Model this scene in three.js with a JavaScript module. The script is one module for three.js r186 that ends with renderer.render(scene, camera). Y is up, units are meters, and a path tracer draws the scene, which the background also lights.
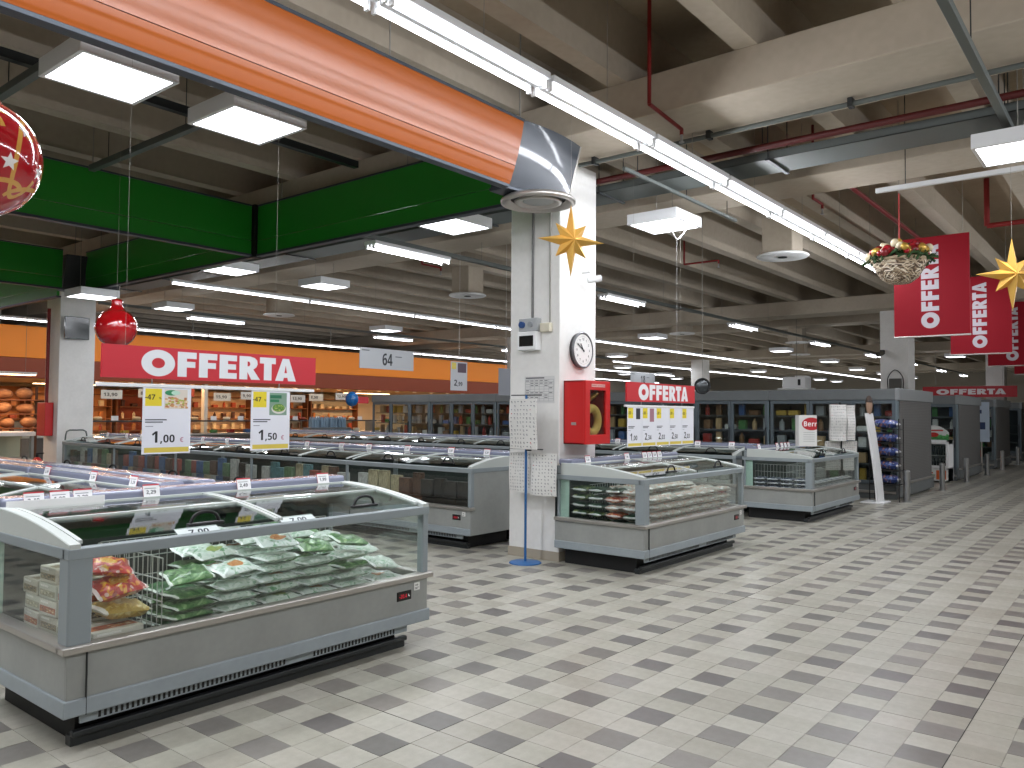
import * as THREE from 'three';
import { mergeGeometries, toCreasedNormals } from 'three/addons/utils/BufferGeometryUtils.js';
import { RoundedBoxGeometry } from 'three/addons/geometries/RoundedBoxGeometry.js';
import { RectAreaLightUniformsLib } from 'three/addons/lights/RectAreaLightUniformsLib.js';

// ---------------------------------------------------------------- camera, exposure, light levels
const scene = new THREE.Scene();
scene.background = new THREE.Color(0x000000);
const camera = new THREE.PerspectiveCamera(2 * Math.atan(384 / 800) * 180 / Math.PI, 1024 / 768, 0.05, 200);
{
  const yaw = 38.89 * Math.PI / 180, pitch = 2.095 * Math.PI / 180, roll = 0.425 * Math.PI / 180;
  const F = new THREE.Vector3(Math.cos(yaw), 0, -Math.sin(yaw)), R = new THREE.Vector3(Math.sin(yaw), 0, Math.cos(yaw)), U = new THREE.Vector3(0, 1, 0);
  const fwd = F.clone().multiplyScalar(Math.cos(pitch)).addScaledVector(U, Math.sin(pitch));
  const up = U.clone().multiplyScalar(Math.cos(pitch)).addScaledVector(F, -Math.sin(pitch));
  const r2 = R.clone().multiplyScalar(Math.cos(roll)).addScaledVector(up, Math.sin(roll));
  const u2 = up.clone().multiplyScalar(Math.cos(roll)).addScaledVector(R, -Math.sin(roll));
  camera.position.set(0, 1.55, 0);
  camera.quaternion.setFromRotationMatrix(new THREE.Matrix4().makeBasis(r2, u2, fwd.negate()));
}
const renderer = new THREE.WebGLRenderer({ antialias: true });
renderer.toneMapping = THREE.LinearToneMapping;
renderer.toneMappingExposure = 1.75;
renderer.shadowMap.enabled = true;
RectAreaLightUniformsLib.init();
const TUBE_LIGHT = 20, PANEL_LIGHT = 15, WARM_LIGHT = 10;      // radiance of the tubes, the panels and the bakery spots
const COOL = 0xf5f8ff, WARM = 0xffc890;

// ---------------------------------------------------------------- helpers
let seed = 7;
function rnd() { seed = (seed + 0x6D2B79F5) | 0; let t = Math.imul(seed ^ (seed >>> 15), 1 | seed); t = (t + Math.imul(t ^ (t >>> 7), 61 | t)) ^ t; return ((t ^ (t >>> 14)) >>> 0) / 4294967296; }
const rr = (a, b) => a + (b - a) * rnd();
const pick = (a) => a[Math.floor(rnd() * a.length)];
const taken = new Map();
function numbered(n) { const k = taken.get(n) || 0; taken.set(n, k + 1); return k ? n + '_' + String(k).padStart(3, '0') : n; }
function sh(m) { m.castShadow = true; m.receiveShadow = true; return m; }
function thing(name, label, category, [x, y, z] = [0, 0, 0], turn = 0, group) {
  const o = new THREE.Group(); o.name = numbered(name); o.position.set(x, y, z); o.rotation.y = turn;
  o.userData = { label, category }; if (group) o.userData.group = group; scene.add(o); return o;
}
function part(parent, name, g, m, label) { const o = sh(new THREE.Mesh(g, m)); o.name = name; if (label) o.userData.label = label; parent.add(o); return o; }
function single(name, label, category, g, m, [x, y, z] = [0, 0, 0], turn = 0, group) {
  const o = sh(new THREE.Mesh(g, m)); o.name = numbered(name); o.position.set(x, y, z); o.rotation.y = turn;
  o.userData = { label, category }; if (group) o.userData.group = group; scene.add(o); return o;
}
function struct(name, g, m, label, category) { const o = g ? sh(new THREE.Mesh(g, m)) : new THREE.Group(); o.name = numbered(name); o.userData = { kind: 'structure' }; if (label) o.userData.label = label; if (category) o.userData.category = category; scene.add(o); return o; }
// collects simple solids and merges them into one geometry with uv in metres
class B {
  constructor() { this.l = []; }
  add(g, mtx) { let h = g.index ? g.toNonIndexed() : g.clone(); if (mtx) h.applyMatrix4(mtx); for (const k of Object.keys(h.attributes)) if (!['position', 'normal', 'uv'].includes(k)) h.deleteAttribute(k); this.l.push(h); return this; }
  box(x0, x1, y0, y1, z0, z1) { return this.add(new THREE.BoxGeometry(Math.abs(x1 - x0), Math.abs(y1 - y0), Math.abs(z1 - z0)), new THREE.Matrix4().makeTranslation((x0 + x1) / 2, (y0 + y1) / 2, (z0 + z1) / 2)); }
  rbox(x0, x1, y0, y1, z0, z1, r = 0.01, s = 2) { return this.add(new RoundedBoxGeometry(Math.abs(x1 - x0), Math.abs(y1 - y0), Math.abs(z1 - z0), s, r), new THREE.Matrix4().makeTranslation((x0 + x1) / 2, (y0 + y1) / 2, (z0 + z1) / 2)); }
  rod(p, q, r, n = 8) {
    const a = new THREE.Vector3(...p), b = new THREE.Vector3(...q), d = b.clone().sub(a), l = d.length();
    const m = new THREE.Matrix4().compose(a.add(b).multiplyScalar(0.5), new THREE.Quaternion().setFromUnitVectors(new THREE.Vector3(0, 1, 0), d.normalize()), new THREE.Vector3(1, 1, 1));
    return this.add(new THREE.CylinderGeometry(r, r, l, n), m);
  }
  tube(pts, r, n = 8, s = 24) { return this.add(new THREE.TubeGeometry(new THREE.CatmullRomCurve3(pts.map((p) => new THREE.Vector3(...p))), s, r, n)); }
  cyl(x, y0, y1, z, r, n = 20, r2 = r) { return this.add(new THREE.CylinderGeometry(r2, r, y1 - y0, n), new THREE.Matrix4().makeTranslation(x, (y0 + y1) / 2, z)); }
  extrude(pts, depth, mtx, bevel = 0) {
    const s = new THREE.Shape(pts.map(([a, b]) => new THREE.Vector2(a, b)));
    return this.add(new THREE.ExtrudeGeometry(s, { depth, bevelEnabled: bevel > 0, bevelSize: bevel, bevelThickness: bevel, bevelSegments: 1, curveSegments: 6 }), mtx);
  }
  done(uvMetres = true) {
    const g = mergeGeometries(this.l, false);
    if (uvMetres) {
      const p = g.attributes.position, n = g.attributes.normal, uv = g.attributes.uv;
      for (let i = 0; i < p.count; i++) {
        const ax = Math.abs(n.getX(i)), ay = Math.abs(n.getY(i)), az = Math.abs(n.getZ(i));
        if (ay >= ax && ay >= az) uv.setXY(i, p.getX(i), p.getZ(i)); else if (ax >= az) uv.setXY(i, p.getZ(i), p.getY(i)); else uv.setXY(i, p.getX(i), p.getY(i));
      }
    }
    return g;
  }
}
const bx = (...a) => new B().box(...a).done();
const rbx = (...a) => new B().rbox(...a).done();
const T4 = (x, y, z) => new THREE.Matrix4().makeTranslation(x, y, z);
const RY = (a) => new THREE.Matrix4().makeRotationY(a);
// every solid of a collector becomes a part of its own
function partsOf(parent, name, b, m) { for (const g of b.l) { const c = new B(); c.l.push(g); part(parent, name, c.done(), m); } }
const ordinal = (i) => ['first', 'second', 'third', 'fourth', 'fifth', 'sixth', 'seventh', 'eighth', 'ninth', 'tenth', 'eleventh', 'twelfth', 'thirteenth', 'fourteenth', 'fifteenth', 'sixteenth', 'seventeenth', 'eighteenth'][i];
// underside of the structure above a point: beam, rib or slab
function ceilY(x, z) {
  for (const s of [0, 15.2, 30.4, 45.6]) if ((x > 6.35 + s && x < 7.32 + s) || (x > 9.1 + s && x < 9.94 + s)) return 4.272;
  const k = Math.round((-2.64 - z) / 1.25), d = Math.abs(z - (-2.64 - 1.25 * k)); return d < 0.1 ? 4.642 : d > 0.16 ? 5.252 : 4.642 + (d - 0.1) / 0.06 * 0.61;
}
const wireUnit = {};
// wire from height y0 (local) up to the structure; t stands unrotated at its own position
function hang(t, x, y0, z, r = 0.003, m = null, name = 'suspension_wire') {
  const g = wireUnit[r] || (wireUnit[r] = new THREE.CylinderGeometry(r, r, 1, 5).translate(0, 0.5, 0));
  const c = Math.cos(t.rotation.y), s = Math.sin(t.rotation.y), wx = t.position.x + x * c + z * s, wz = t.position.z - x * s + z * c;
  const o = part(t, name, g, m || M.cable); o.position.set(x, y0, z); o.scale.y = Math.max(0.01, ceilY(wx, wz) - 0.014 - t.position.y - y0); return o;
}
function lathe(pts, n = 28) { return new THREE.LatheGeometry(pts.map(([r, y]) => new THREE.Vector2(r, y)), n); }

function std(c, roughness = 0.6, metalness = 0, extra = {}) { return new THREE.MeshStandardMaterial({ color: c, roughness, metalness, ...extra }); }
function phys(c, o) { return new THREE.MeshPhysicalMaterial({ color: c, ...o }); }
function glow(c, k) { return new THREE.MeshStandardMaterial({ color: 0xffffff, emissive: c, emissiveIntensity: k, roughness: 0.6 }); }
function canvas(w, h, draw) { const c = document.createElement('canvas'); c.width = w; c.height = h; const x = c.getContext('2d'); draw(x, w, h); const t = new THREE.CanvasTexture(c); t.colorSpace = THREE.SRGBColorSpace; t.anisotropy = 8; return t; }
function noiseTex(size, lo, hi, coarse, fine, srgb) {               // layered value noise, tileable
  const grid = (n) => { const a = []; for (let i = 0; i < n * n; i++) a.push(rnd()); return (u, v) => { const x = u * n, y = v * n, i = Math.floor(x), j = Math.floor(y), s = (t) => t * t * (3 - 2 * t), fx = s(x - i), fy = s(y - j), g = (p, q) => a[(((q % n) + n) % n) * n + (((p % n) + n) % n)]; return (g(i, j) * (1 - fx) + g(i + 1, j) * fx) * (1 - fy) + (g(i, j + 1) * (1 - fx) + g(i + 1, j + 1) * fx) * fy; }; };
  const A = grid(coarse), Bn = grid(coarse * 3), C = grid(fine), d = new Uint8Array(size * size * 4);
  for (let j = 0; j < size; j++) for (let i = 0; i < size; i++) { const u = i / size, v = j / size, k = 0.45 * A(u, v) + 0.3 * Bn(u, v) + 0.25 * C(u, v), o = (j * size + i) * 4; for (let c = 0; c < 3; c++) d[o + c] = lo[c] + (hi[c] - lo[c]) * k; d[o + 3] = 255; }
  const t = new THREE.DataTexture(d, size, size); t.magFilter = THREE.LinearFilter; t.minFilter = THREE.LinearMipmapLinearFilter; t.generateMipmaps = true; t.wrapS = t.wrapT = THREE.RepeatWrapping; if (srgb) t.colorSpace = THREE.SRGBColorSpace; t.needsUpdate = true; return t;
}
function scaled(t, r) { const c = t.clone(); c.repeat.set(r, r); c.needsUpdate = true; return c; }
// thin card whose +z face carries the print; the other faces take the colour of the print's corner
function cardGeo(w, h, t = 0.004) {
  const g = new THREE.BoxGeometry(w, h, t), uv = g.attributes.uv, n = g.attributes.normal;
  for (let i = 0; i < uv.count; i++) if (n.getZ(i) < 0.5) uv.setXY(i, 0.004, 0.996);
  return g;
}

// ---------------------------------------------------------------- materials
const concreteTex = noiseTex(256, [164, 153, 136], [190, 179, 162], 5, 90, true);
const paintTex = noiseTex(256, [218, 217, 213], [238, 237, 234], 4, 60, true);
const greyTex = noiseTex(128, [226, 226, 226], [250, 250, 250], 4, 50, true);
const M = {
  concrete: std(0xffffff, 0.9, 0, { map: scaled(concreteTex, 0.25) }),
  concrete2: std(0xe8e0d4, 0.9, 0, { map: scaled(concreteTex, 0.25) }),
  paint: std(0xffffff, 0.75, 0, { map: scaled(paintTex, 0.5) }),
  wall: std(0xd9d2c2, 0.9),
  grout: std(0x8f8a80, 0.85),
  grime: std(0x3d3a36, 0.9),
  freezer: std(0xa3a6a2, 0.45, 0, { map: scaled(greyTex, 1) }),
  band: std(0xa0aaaf, 0.42, 0, { map: scaled(greyTex, 1) }),
  frame: std(0x8b9497, 0.4),
  endcap: std(0xbcc2be, 0.45),
  alu: std(0xb4b0aa, 0.32, 0.7),
  steel: std(0xa8aaac, 0.28, 0.95),
  darkSteel: std(0x3c3f40, 0.4, 0.6),
  black: std(0x0c0c0d, 0.5),
  plinth: std(0x111213, 0.6),
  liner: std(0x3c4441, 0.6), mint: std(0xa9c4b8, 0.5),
  glass: phys(0xfcfefd, { transmission: 1, thickness: 0, roughness: 0.02, ior: 1.5 }),
  lid: phys(0xf2f6f4, { transmission: 1, thickness: 0, roughness: 0.03, ior: 1.5 }),
  dark_glass: phys(0xf0f4f4, { transmission: 1, thickness: 0, roughness: 0.02, ior: 1.5 }),
  rail: phys(0x82879b, { roughness: 0.22, clearcoat: 0.6, clearcoatRoughness: 0.1 }),
  wire: std(0xcfd3cf, 0.35, 0.5),
  cable: std(0x8f8c84, 0.6),
  orange: phys(0x94490f, { roughness: 0.34, ior: 1.55 }),
  green: phys(0x218c27, { roughness: 0.34, clearcoat: 0.2, clearcoatRoughness: 0.25 }),
  trimGrey: std(0x474e57, 0.4, 0.3),
  capital: phys(0x363c44, { roughness: 0.35, metalness: 0.1, clearcoat: 0.5, clearcoatRoughness: 0.06 }),
  red: std(0xc01a1a, 0.4),
  redPipe: std(0x7d1512, 0.5), redMain: std(0x4f1210, 0.5),
  signRed: std(0xc31f2b, 0.5),
  white: std(0xe9eaea, 0.5),
  whiteGloss: std(0xe6e8ea, 0.3),
  galv: std(0x646a67, 0.5, 0.4),
  blue: std(0x1c5e9a, 0.4),
  gold: std(0xdcae58, 0.36, 0.6),
  tubeGlow: glow(COOL, 6), panelGlow: glow(COOL, 4), warmGlow: glow(WARM, 8),
  black_rubber: std(0x101010, 0.7),
  tallGrey: std(0x74797a, 0.5, 0, { map: scaled(greyTex, 1) }),
  tallBlue: std(0x6b7a80, 0.42),
  tallEnd: std(0x6b6a68, 0.65),
  doorFrame: std(0x59646a, 0.4),
  interior: std(0x6a6d6b, 0.7),
  orangeWall: std(0xf08a1c, 0.6),
  brownWall: std(0x8a3c1c, 0.6),
};

// ---------------------------------------------------------------- room shell
const XA = -8, XB = 64, ZA = -33, ZB = 10, TOP = 5.25;
struct('wall_back', bx(XA, XB, 0, TOP, ZA - 0.3, ZA), M.wall);
struct('wall_front', bx(XA, XB, 0, TOP, ZB, ZB + 0.3), M.wall);
struct('wall_left', bx(XA - 0.3, XA, 0, TOP, ZA, ZB), M.wall);
struct('wall_right', bx(XB, XB + 0.3, 0, TOP, ZA, ZB), M.wall);
// floor: slab (grout) with real tiles; rows of alternating dark and light tiles between plain rows
{
  const TX = 0.18725, TZ = 0.19875, gap = 0.0022, th = 0.012;
  const floor = struct('floor', null, null);
  part(floor, 'slab', bx(XA, XB, -0.2, -0.0025, ZA, ZB), M.grout);
  const x0 = 3.33, z0 = -2.853;                                    // centre of one dark tile
  const tileMap = noiseTex(128, [222, 221, 217], [255, 255, 255], 3, 40, true);
  tileMap.wrapS = tileMap.wrapT = THREE.RepeatWrapping;
  const lights = [0xb3b1a5, 0xb8b6ab, 0xaeaca0, 0xb5b2a7, 0xaaa79b].map((c) => phys(c, { roughness: 0.31, map: tileMap, specularIntensity: 0.75 }));
  const darks = [0x7f7c77, 0x86837e, 0x777571, 0x8b8781, 0x726f6d].map((c) => phys(c, { roughness: 0.31, map: tileMap, specularIntensity: 0.75 }));
  const tg = new THREE.BoxGeometry(TX - gap, th, TZ - gap);
  const q = new THREE.Vector3(), cells = [];
  camera.updateMatrixWorld(); camera.updateProjectionMatrix();
  for (let i = Math.ceil((-2 - x0) / TX); x0 + i * TX < 62; i++) for (let j = Math.ceil((-22 - z0) / TZ); z0 + j * TZ < 5; j++) {
    const x = x0 + i * TX, z = z0 + j * TZ;
    const dark = (((j % 2) + 2) % 2 === 0) && (((i % 2) + 2) % 2 === 0);
    q.set(x, 0, z).project(camera);
    const dist = Math.hypot(x, z, 1.55);
    const seen = q.z < 1 && Math.abs(q.x) < 1.02 && Math.abs(q.y) < 1.04 && !(z < -3.9 && x > 1.6 && x < 3.9) && !(z < -5);
    cells.push({ x, z, dark, d: seen ? dist : 1e9, tone: Math.floor(rnd() * 5), dy: -th / 2 + rr(-0.0006, 0.0006) });
  }
  cells.sort((a, b) => a.d - b.d);
  cells.slice(0, 300).forEach((c) => part(floor, 'tile', tg, (c.dark ? darks : lights)[c.tone]).position.set(c.x, c.dy, c.z));
  const rest = cells.slice(300);
  const im = new THREE.InstancedMesh(tg, phys(0xffffff, { roughness: 0.31, map: tileMap, specularIntensity: 0.75 }), rest.length);
  const mt = new THREE.Matrix4();
  rest.forEach((c, k) => { im.setMatrixAt(k, mt.makeTranslation(c.x, c.dy, c.z)); im.setColorAt(k, (c.dark ? darks : lights)[c.tone].color); });
  im.name = 'floor_tiling'; im.userData.kind = 'stuff'; im.receiveShadow = true; floor.add(im);
  // wider dirty movement joints in the tiling
  for (const z of [z0 + TZ / 2, z0 + TZ / 2 + 10 * TZ]) part(floor, 'movement_joint', bx(1.4, 40, -0.01, 0.0004, z - 0.0022, z + 0.0022), M.grime);
  for (const x of [2.862, 6.607]) part(floor, 'movement_joint', bx(x - 0.0022, x + 0.0022, -0.01, 0.0004, -3.7, 5), M.grime);
}
// ceiling of precast ribs on beams
{
  const c = struct('ceiling', null, null);
  part(c, 'slab', bx(XA, XB, TOP, TOP + 0.2, ZA, ZB), M.concrete2);
  const ribShape = [[-0.1, 0], [0.1, 0], [0.16, 0.61], [-0.16, 0.61]];
  const g = new B().extrude(ribShape, XB - XA, new THREE.Matrix4().makeRotationY(Math.PI / 2)).done();
  for (let k = -10; k < 24; k++) { const z = -2.64 - 1.25 * k; if (z < ZA + 0.2 || z > ZB - 0.2) continue; part(c, 'rib', g, M.concrete).position.set(XA, 4.64, z); }
  for (const xs of [0, 15.2, 30.4, 45.6]) {
    struct('beam', rbx(6.37 + xs, 7.3 + xs, 4.27, 4.645, ZA, ZB, 0.015), M.concrete);
    struct('beam', rbx(9.12 + xs, 9.92 + xs, 4.27, 4.645, ZA, ZB, 0.015), M.concrete);
  }
}
// pillars
function pillar(x, z, top = 4.28) {
  const p = struct('pillar', null, null);
  part(p, 'shaft', rbx(x, x + 0.7, 0, top, z - 0.67, z, 0.012), M.paint);
  part(p, 'skirting', rbx(x - 0.008, x + 0.708, 0, 0.1, z - 0.678, z + 0.008, 0.004), std(0xa59c8c, 0.7));
  return p;
}
const pillarMain = pillar(6.87, -4.9), pillarFar = pillar(6.87, -17.4);
pillar(22.1, -4.9); pillar(38.5, -4.9); pillar(22.1, -17.4); pillar(36.6, -17.4); pillar(53, -4.9);

// ---------------------------------------------------------------- lighting fixtures
function areaLight(w, h, x, y, z, color, k, tilt = 0) {
  const l = new THREE.RectAreaLight(color, k, w, h); l.position.set(x, y, z); l.rotation.x = -Math.PI / 2 + tilt; scene.add(l); return l;
}
const fixtureG = {};
function tubeFixture(x0, z, tubes, label, group, y = 3.8, len = 1.5, onTrunk = false) {
  const t = thing('tube_light', label, 'light', [x0, y, z], 0, group), w = tubes > 1 ? 0.24 : 0.09, k = len + '/' + tubes;
  if (!fixtureG[k]) {
    const h = new B().rbox(0.005, len - 0.005, 0.05, 0.1, -w / 2, w / 2, 0.008), cap = [];
    if (tubes > 1) h.box(0.005, len - 0.005, 0.02, 0.06, -0.02, 0.02);
    for (const s of tubes > 1 ? [-0.075, 0.075] : [0]) for (const e of [0.012, len - 0.012]) cap.push(bx(e - 0.01, e + 0.01, -0.012, 0.055, s - 0.016, s + 0.016));
    fixtureG[k] = { h: h.done(), c: cap, t: new B().rod([0.02, 0, 0], [len - 0.02, 0, 0], 0.013, 8).done(), k: rbx(len * 0.3, len * 0.7, 0.098, 0.122, -0.03, 0.03, 0.003) };
  }
  const f = fixtureG[k];
  part(t, 'housing', f.h, M.whiteGloss);
  for (const c of f.c) part(t, 'end_holder', c, M.white);
  if (onTrunk) part(t, 'mounting_clip', f.k, M.galv); else hang(t, len * 0.6, 0.1, 0);
  for (const s of tubes > 1 ? [-0.075, 0.075] : [0]) part(t, 'tube', f.t, M.tubeGlow).position.set(0, 0.018, s);
  // a bare tube shines all round below its housing: two lights, one to each side
  const d = tubes > 1 ? 0.098 : 0.022, w2 = tubes > 1 ? 0.1 : 0.045;
  for (const s of [-1, 1]) areaLight(len - 0.04, w2, x0 + len / 2, y - 0.004, z + s * d, COOL, tubes > 1 ? TUBE_LIGHT : TUBE_LIGHT * 0.8, -s * (tubes > 1 ? 0.95 : 0.6));
  return t;
}
for (let i = 0; i < 11; i++) tubeFixture(-0.02 + 1.53 * i, -3.44, 2, 'twin bare-tube light, ' + ordinal(i) + ' along the near bright strip toward the red banners', 'twin tube strip above the main aisle', 3.88);
for (let i = 0; i < 17; i++) tubeFixture(7.2 + 3 * i, -13.62, 1, 'tube light, ' + ordinal(i) + ' along the thin strip behind the clock pillar', 'long tube strip behind the clock pillar', 3.8, 2.98);
for (let i = 0; i < 21; i++) tubeFixture(-6 + 1.53 * i, 1.3, 2, 'added twin bare-tube light in the unseen strip over the aisle behind the viewer', 'added twin tube strip over the open aisle', 3.88);  // unseen strip, added to light the freezer fronts
for (let i = 0; i < 14; i++) tubeFixture(1 + 3 * i, -22.3, 1, 'tube light, ' + ordinal(i) + ' along the strip before the orange bakery fascia', 'tube strip before the orange fascia', 3.8, 2.98);
for (let i = 0; i < 8; i++) tubeFixture(29.6 + 3 * i, -18.3, 1, 'tube light, ' + ordinal(i) + ' along the lower thin strip above the tall fridges', 'lower tube strip above the tall fridges', 3.8, 2.98);
for (let i = 0; i < 5; i++) tubeFixture(37 + 3 * i, -28.2, 1, 'tube light, ' + ordinal(i) + ' along the last thin strip above the tall fridges', 'rear tube strip', 3.8, 2.98);
// trunking with single lit fittings
function trunking(x0, x1, z, y, label) { const t = thing('cable_trunking', label, 'trunking', [0, 0, 0]); part(t, 'channel', bx(x0, x1, y, y + 0.06, z - 0.04, z + 0.04), M.galv); for (let x = x0 + 2.5; x < x1; x += 3) hang(t, x, y + 0.06, z, 0.004); }
trunking(7, 51, -8.3, 3.904, 'grey cable trunking carrying spaced tube lights past the clock pillar');
trunking(8, 29.3, -18.25, 3.904, 'grey cable trunking above the far end of the long freezers');
[7.18, 13.05, 19.05, 25.1, 31.1, 37.2, 43.4, 49.2].forEach((x, i) => tubeFixture(x, -8.3, 2, 'short twin tube light, ' + ordinal(i) + ' of those spaced under the grey trunking', 'spaced tube lights on trunking', 3.78, 1.5, true));
[10.1, 16.05, 22.1].forEach((x, i) => tubeFixture(x, -18.25, 2, 'short twin tube light, ' + ordinal(i) + ' under the trunking over the freezer far ends', 'spaced tube lights on the rear trunking', 3.78, 1.5, true));
const panelParts = { h: null };
function ledPanel(x, z, label, group, y = 3.8, s = 0.65) {
  const t = thing('ceiling_panel_light', label, 'light', [x, y, z], 0, group);
  if (!panelParts.h) {
    panelParts.h = new B().rbox(-s / 2, s / 2, 0.006, 0.125, -s / 2, s / 2, 0.006).done();
    const f = new B(); for (const k of [-1, 1]) { f.box(-s / 2, s / 2, 0, 0.008, k * (s / 2 - 0.015) - 0.015, k * (s / 2 - 0.015) + 0.015); f.box(k * (s / 2 - 0.015) - 0.015, k * (s / 2 - 0.015) + 0.015, 0, 0.008, -s / 2 + 0.03, s / 2 - 0.03); }
    panelParts.f = f.done(); panelParts.d = bx(-s / 2 + 0.03, s / 2 - 0.03, 0.001, 0.007, -s / 2 + 0.03, s / 2 - 0.03);
  }
  part(t, 'housing', panelParts.h, M.whiteGloss); part(t, 'rim', panelParts.f, M.white); part(t, 'diffuser', panelParts.d, M.panelGlow); hang(t, -0.2, 0.12, 0, 0.004); hang(t, 0.2, 0.12, 0, 0.004);
  areaLight(s - 0.06, s - 0.06, x, y - 0.004, z, COOL, PANEL_LIGHT);
}
ledPanel(2.45, -5.52, 'square white panel light behind the orange fascia, beside the red gold-patterned bauble');
ledPanel(3.54, -5.56, 'square white panel light behind the orange fascia, nearer the clock pillar');
ledPanel(8.54, -4.56, 'square panel light with hanging white cord, beside the gold star on the pillar');
ledPanel(7.05, -6.6, 'square panel light below the green fascia, close beside the clock pillar');
ledPanel(7.12, -11.6, 'square panel light below the corner of the two green fascias');
ledPanel(9.03, -11.65, 'square panel light above the price sign numbered 64');
ledPanel(9.03, -16.95, 'square panel light above the red sign, behind the plain red bauble');
ledPanel(6.15, -14.3, 'square panel light beneath the dark capital of the far pillar', undefined, 3.5);
ledPanel(7.92, -0.86, 'square panel light cut by the picture edge above the red banners');
{
  const far = [[27.9, -10.3], [34.5, -10.7], [40.6, -16.2], [41.2, -11.45], [33.75, -20.3], [39.4, -23.5], [41, -21.9], [46, -23.7], [48.4, -16.6], [51.6, -16.6], [55, -16.6], [34, -5.9], [46, -11.4], [52, -11.4], [27, -16.5], [15, -16.6], [21, -11.6], [1.36, -5.54], [0.27, -5.54], [-0.82, -5.54], [-1.91, -5.54], [-3, -5.54], [-2, -10.5], [3, -10.6], [3, -16.6]].map(([x, z]) => { const q = new THREE.Vector3(x, 3.8, z).project(camera); return { x, z, s: q.z < 1 && Math.abs(q.x) < 1 ? q.x : 9 }; }).sort((a, b) => a.s - b.s);
  let n = 0; for (const f of far) if (f.s < 9) ledPanel(f.x, f.z, 'small distant panel light, ' + (n < 18 ? ordinal(n++) : 'last') + ' across the view from the bakery side', 'distant panel lights'); else ledPanel(f.x, f.z, 'added square panel light hung unseen beyond the picture edge', 'added panel lights beyond the view');  // panels outside the view are unseen, added to brighten the ceiling side
}
// ---------------------------------------------------------------- fascias over the freezer hall
const FB = 3.66, FT = 4.367, SEAM = 3.877;
function fascia(label, m, run, a, b, at) {                          // run 'x': boards along x at z = at; run 'z': along z at x = at
  const t = thing('fascia', label, 'fascia'), th = 0.05;
  const slab = (y0, y1) => run === 'x' ? rbx(a, b, y0, y1, at - th, at, 0.006) : rbx(at, at + th, y0, y1, a, b, 0.006);
  part(t, 'board', slab(FB + 0.03, SEAM - 0.003), m); part(t, 'board', slab(SEAM + 0.003, FT - 0.02), m);
  part(t, 'edge_trim', run === 'x' ? rbx(a, b, FB, FB + 0.032, at - th - 0.03, at + 0.012, 0.004) : rbx(at - 0.012, at + th + 0.03, FB, FB + 0.032, a, b, 0.004), M.trimGrey);
  part(t, 'edge_trim', run === 'x' ? rbx(a, b, FT - 0.022, FT, at - th - 0.03, at + 0.01, 0.004) : rbx(at - 0.01, at + th + 0.03, FT - 0.022, FT, a, b, 0.004), M.trimGrey);
  for (let k = 0.5; k < b - a; k += 2.4) { if (run === 'x') hang(t, a + k, FT, at - 0.03, 0.006, M.cable, 'hanger'); else if (ceilY(at + 0.03, a + k) > FT) hang(t, at + 0.03, FT, a + k, 0.006, M.cable, 'hanger'); }
}
// bulging fascia: face tilts down at its foot and stands upright at its head
const bulge = (h) => { let z = 0; for (let s = 0; s < h; s += 0.01) z += 0.01 * Math.tan((25 - 28 * s) * Math.PI / 180); return z; };
{
  const t = thing('fascia', 'glossy orange fascia board running overhead to the clock pillar', 'fascia'), a = -6, b = 5.73, Z = -4.683;
  const strip = (h0, h1, out, th) => { const f = [], r = []; for (let i = 0; i <= 14; i++) { const h = h0 + (h1 - h0) * i / 14; f.push([-(Z + bulge(h) + out), FB + h]); r.unshift([-(Z + bulge(h) + out - th), FB + h]); } return toCreasedNormals(new B().extrude([...f, ...r], b - a, T4(a, 0, 0).multiply(new THREE.Matrix4().makeRotationY(Math.PI / 2))).done(), 0.5); };
  part(t, 'board', strip(0.028, 0.186, 0, 0.05), M.orange); part(t, 'board', strip(0.191, 0.58, 0, 0.05), M.orange);
  part(t, 'edge_trim', rbx(a, b, FB, FB + 0.03, Z - 0.08, Z + 0.012, 0.004), M.trimGrey); part(t, 'edge_trim', strip(0.578, 0.6, 0.008, 0.09), M.trimGrey);
  for (let k = 0.5; k < b - a; k += 2.4) hang(t, a + k, FB + 0.58, Z + bulge(0.58) - 0.03, 0.006, M.cable, 'hanger');
}
fascia('green fascia board joining the clock pillar to the green corner', M.green, 'z', -9.52, -4.98, 6.245);
fascia('green fascia board between the green corner and the far pillar', M.green, 'z', -14.8, -9.66, 6.245);
fascia('green fascia board behind the gold-patterned bauble, meeting the green corner', M.green, 'x', -6, 6.19, -9.575);
fascia('low green fascia board at the picture edge beside the far pillar capital', M.green, 'x', -6, 5.9, -14.9);
fascia('green fascia board receding behind the far pillar capital', M.green, 'z', -21.6, -16.0, 6.245);
single('corner_post', 'dark vertical strip where the two green fascias meet', 'trim', rbx(6.2, 6.32, FB - 0.01, FT + 0.01, -9.65, -9.53, 0.01), M.black);
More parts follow.
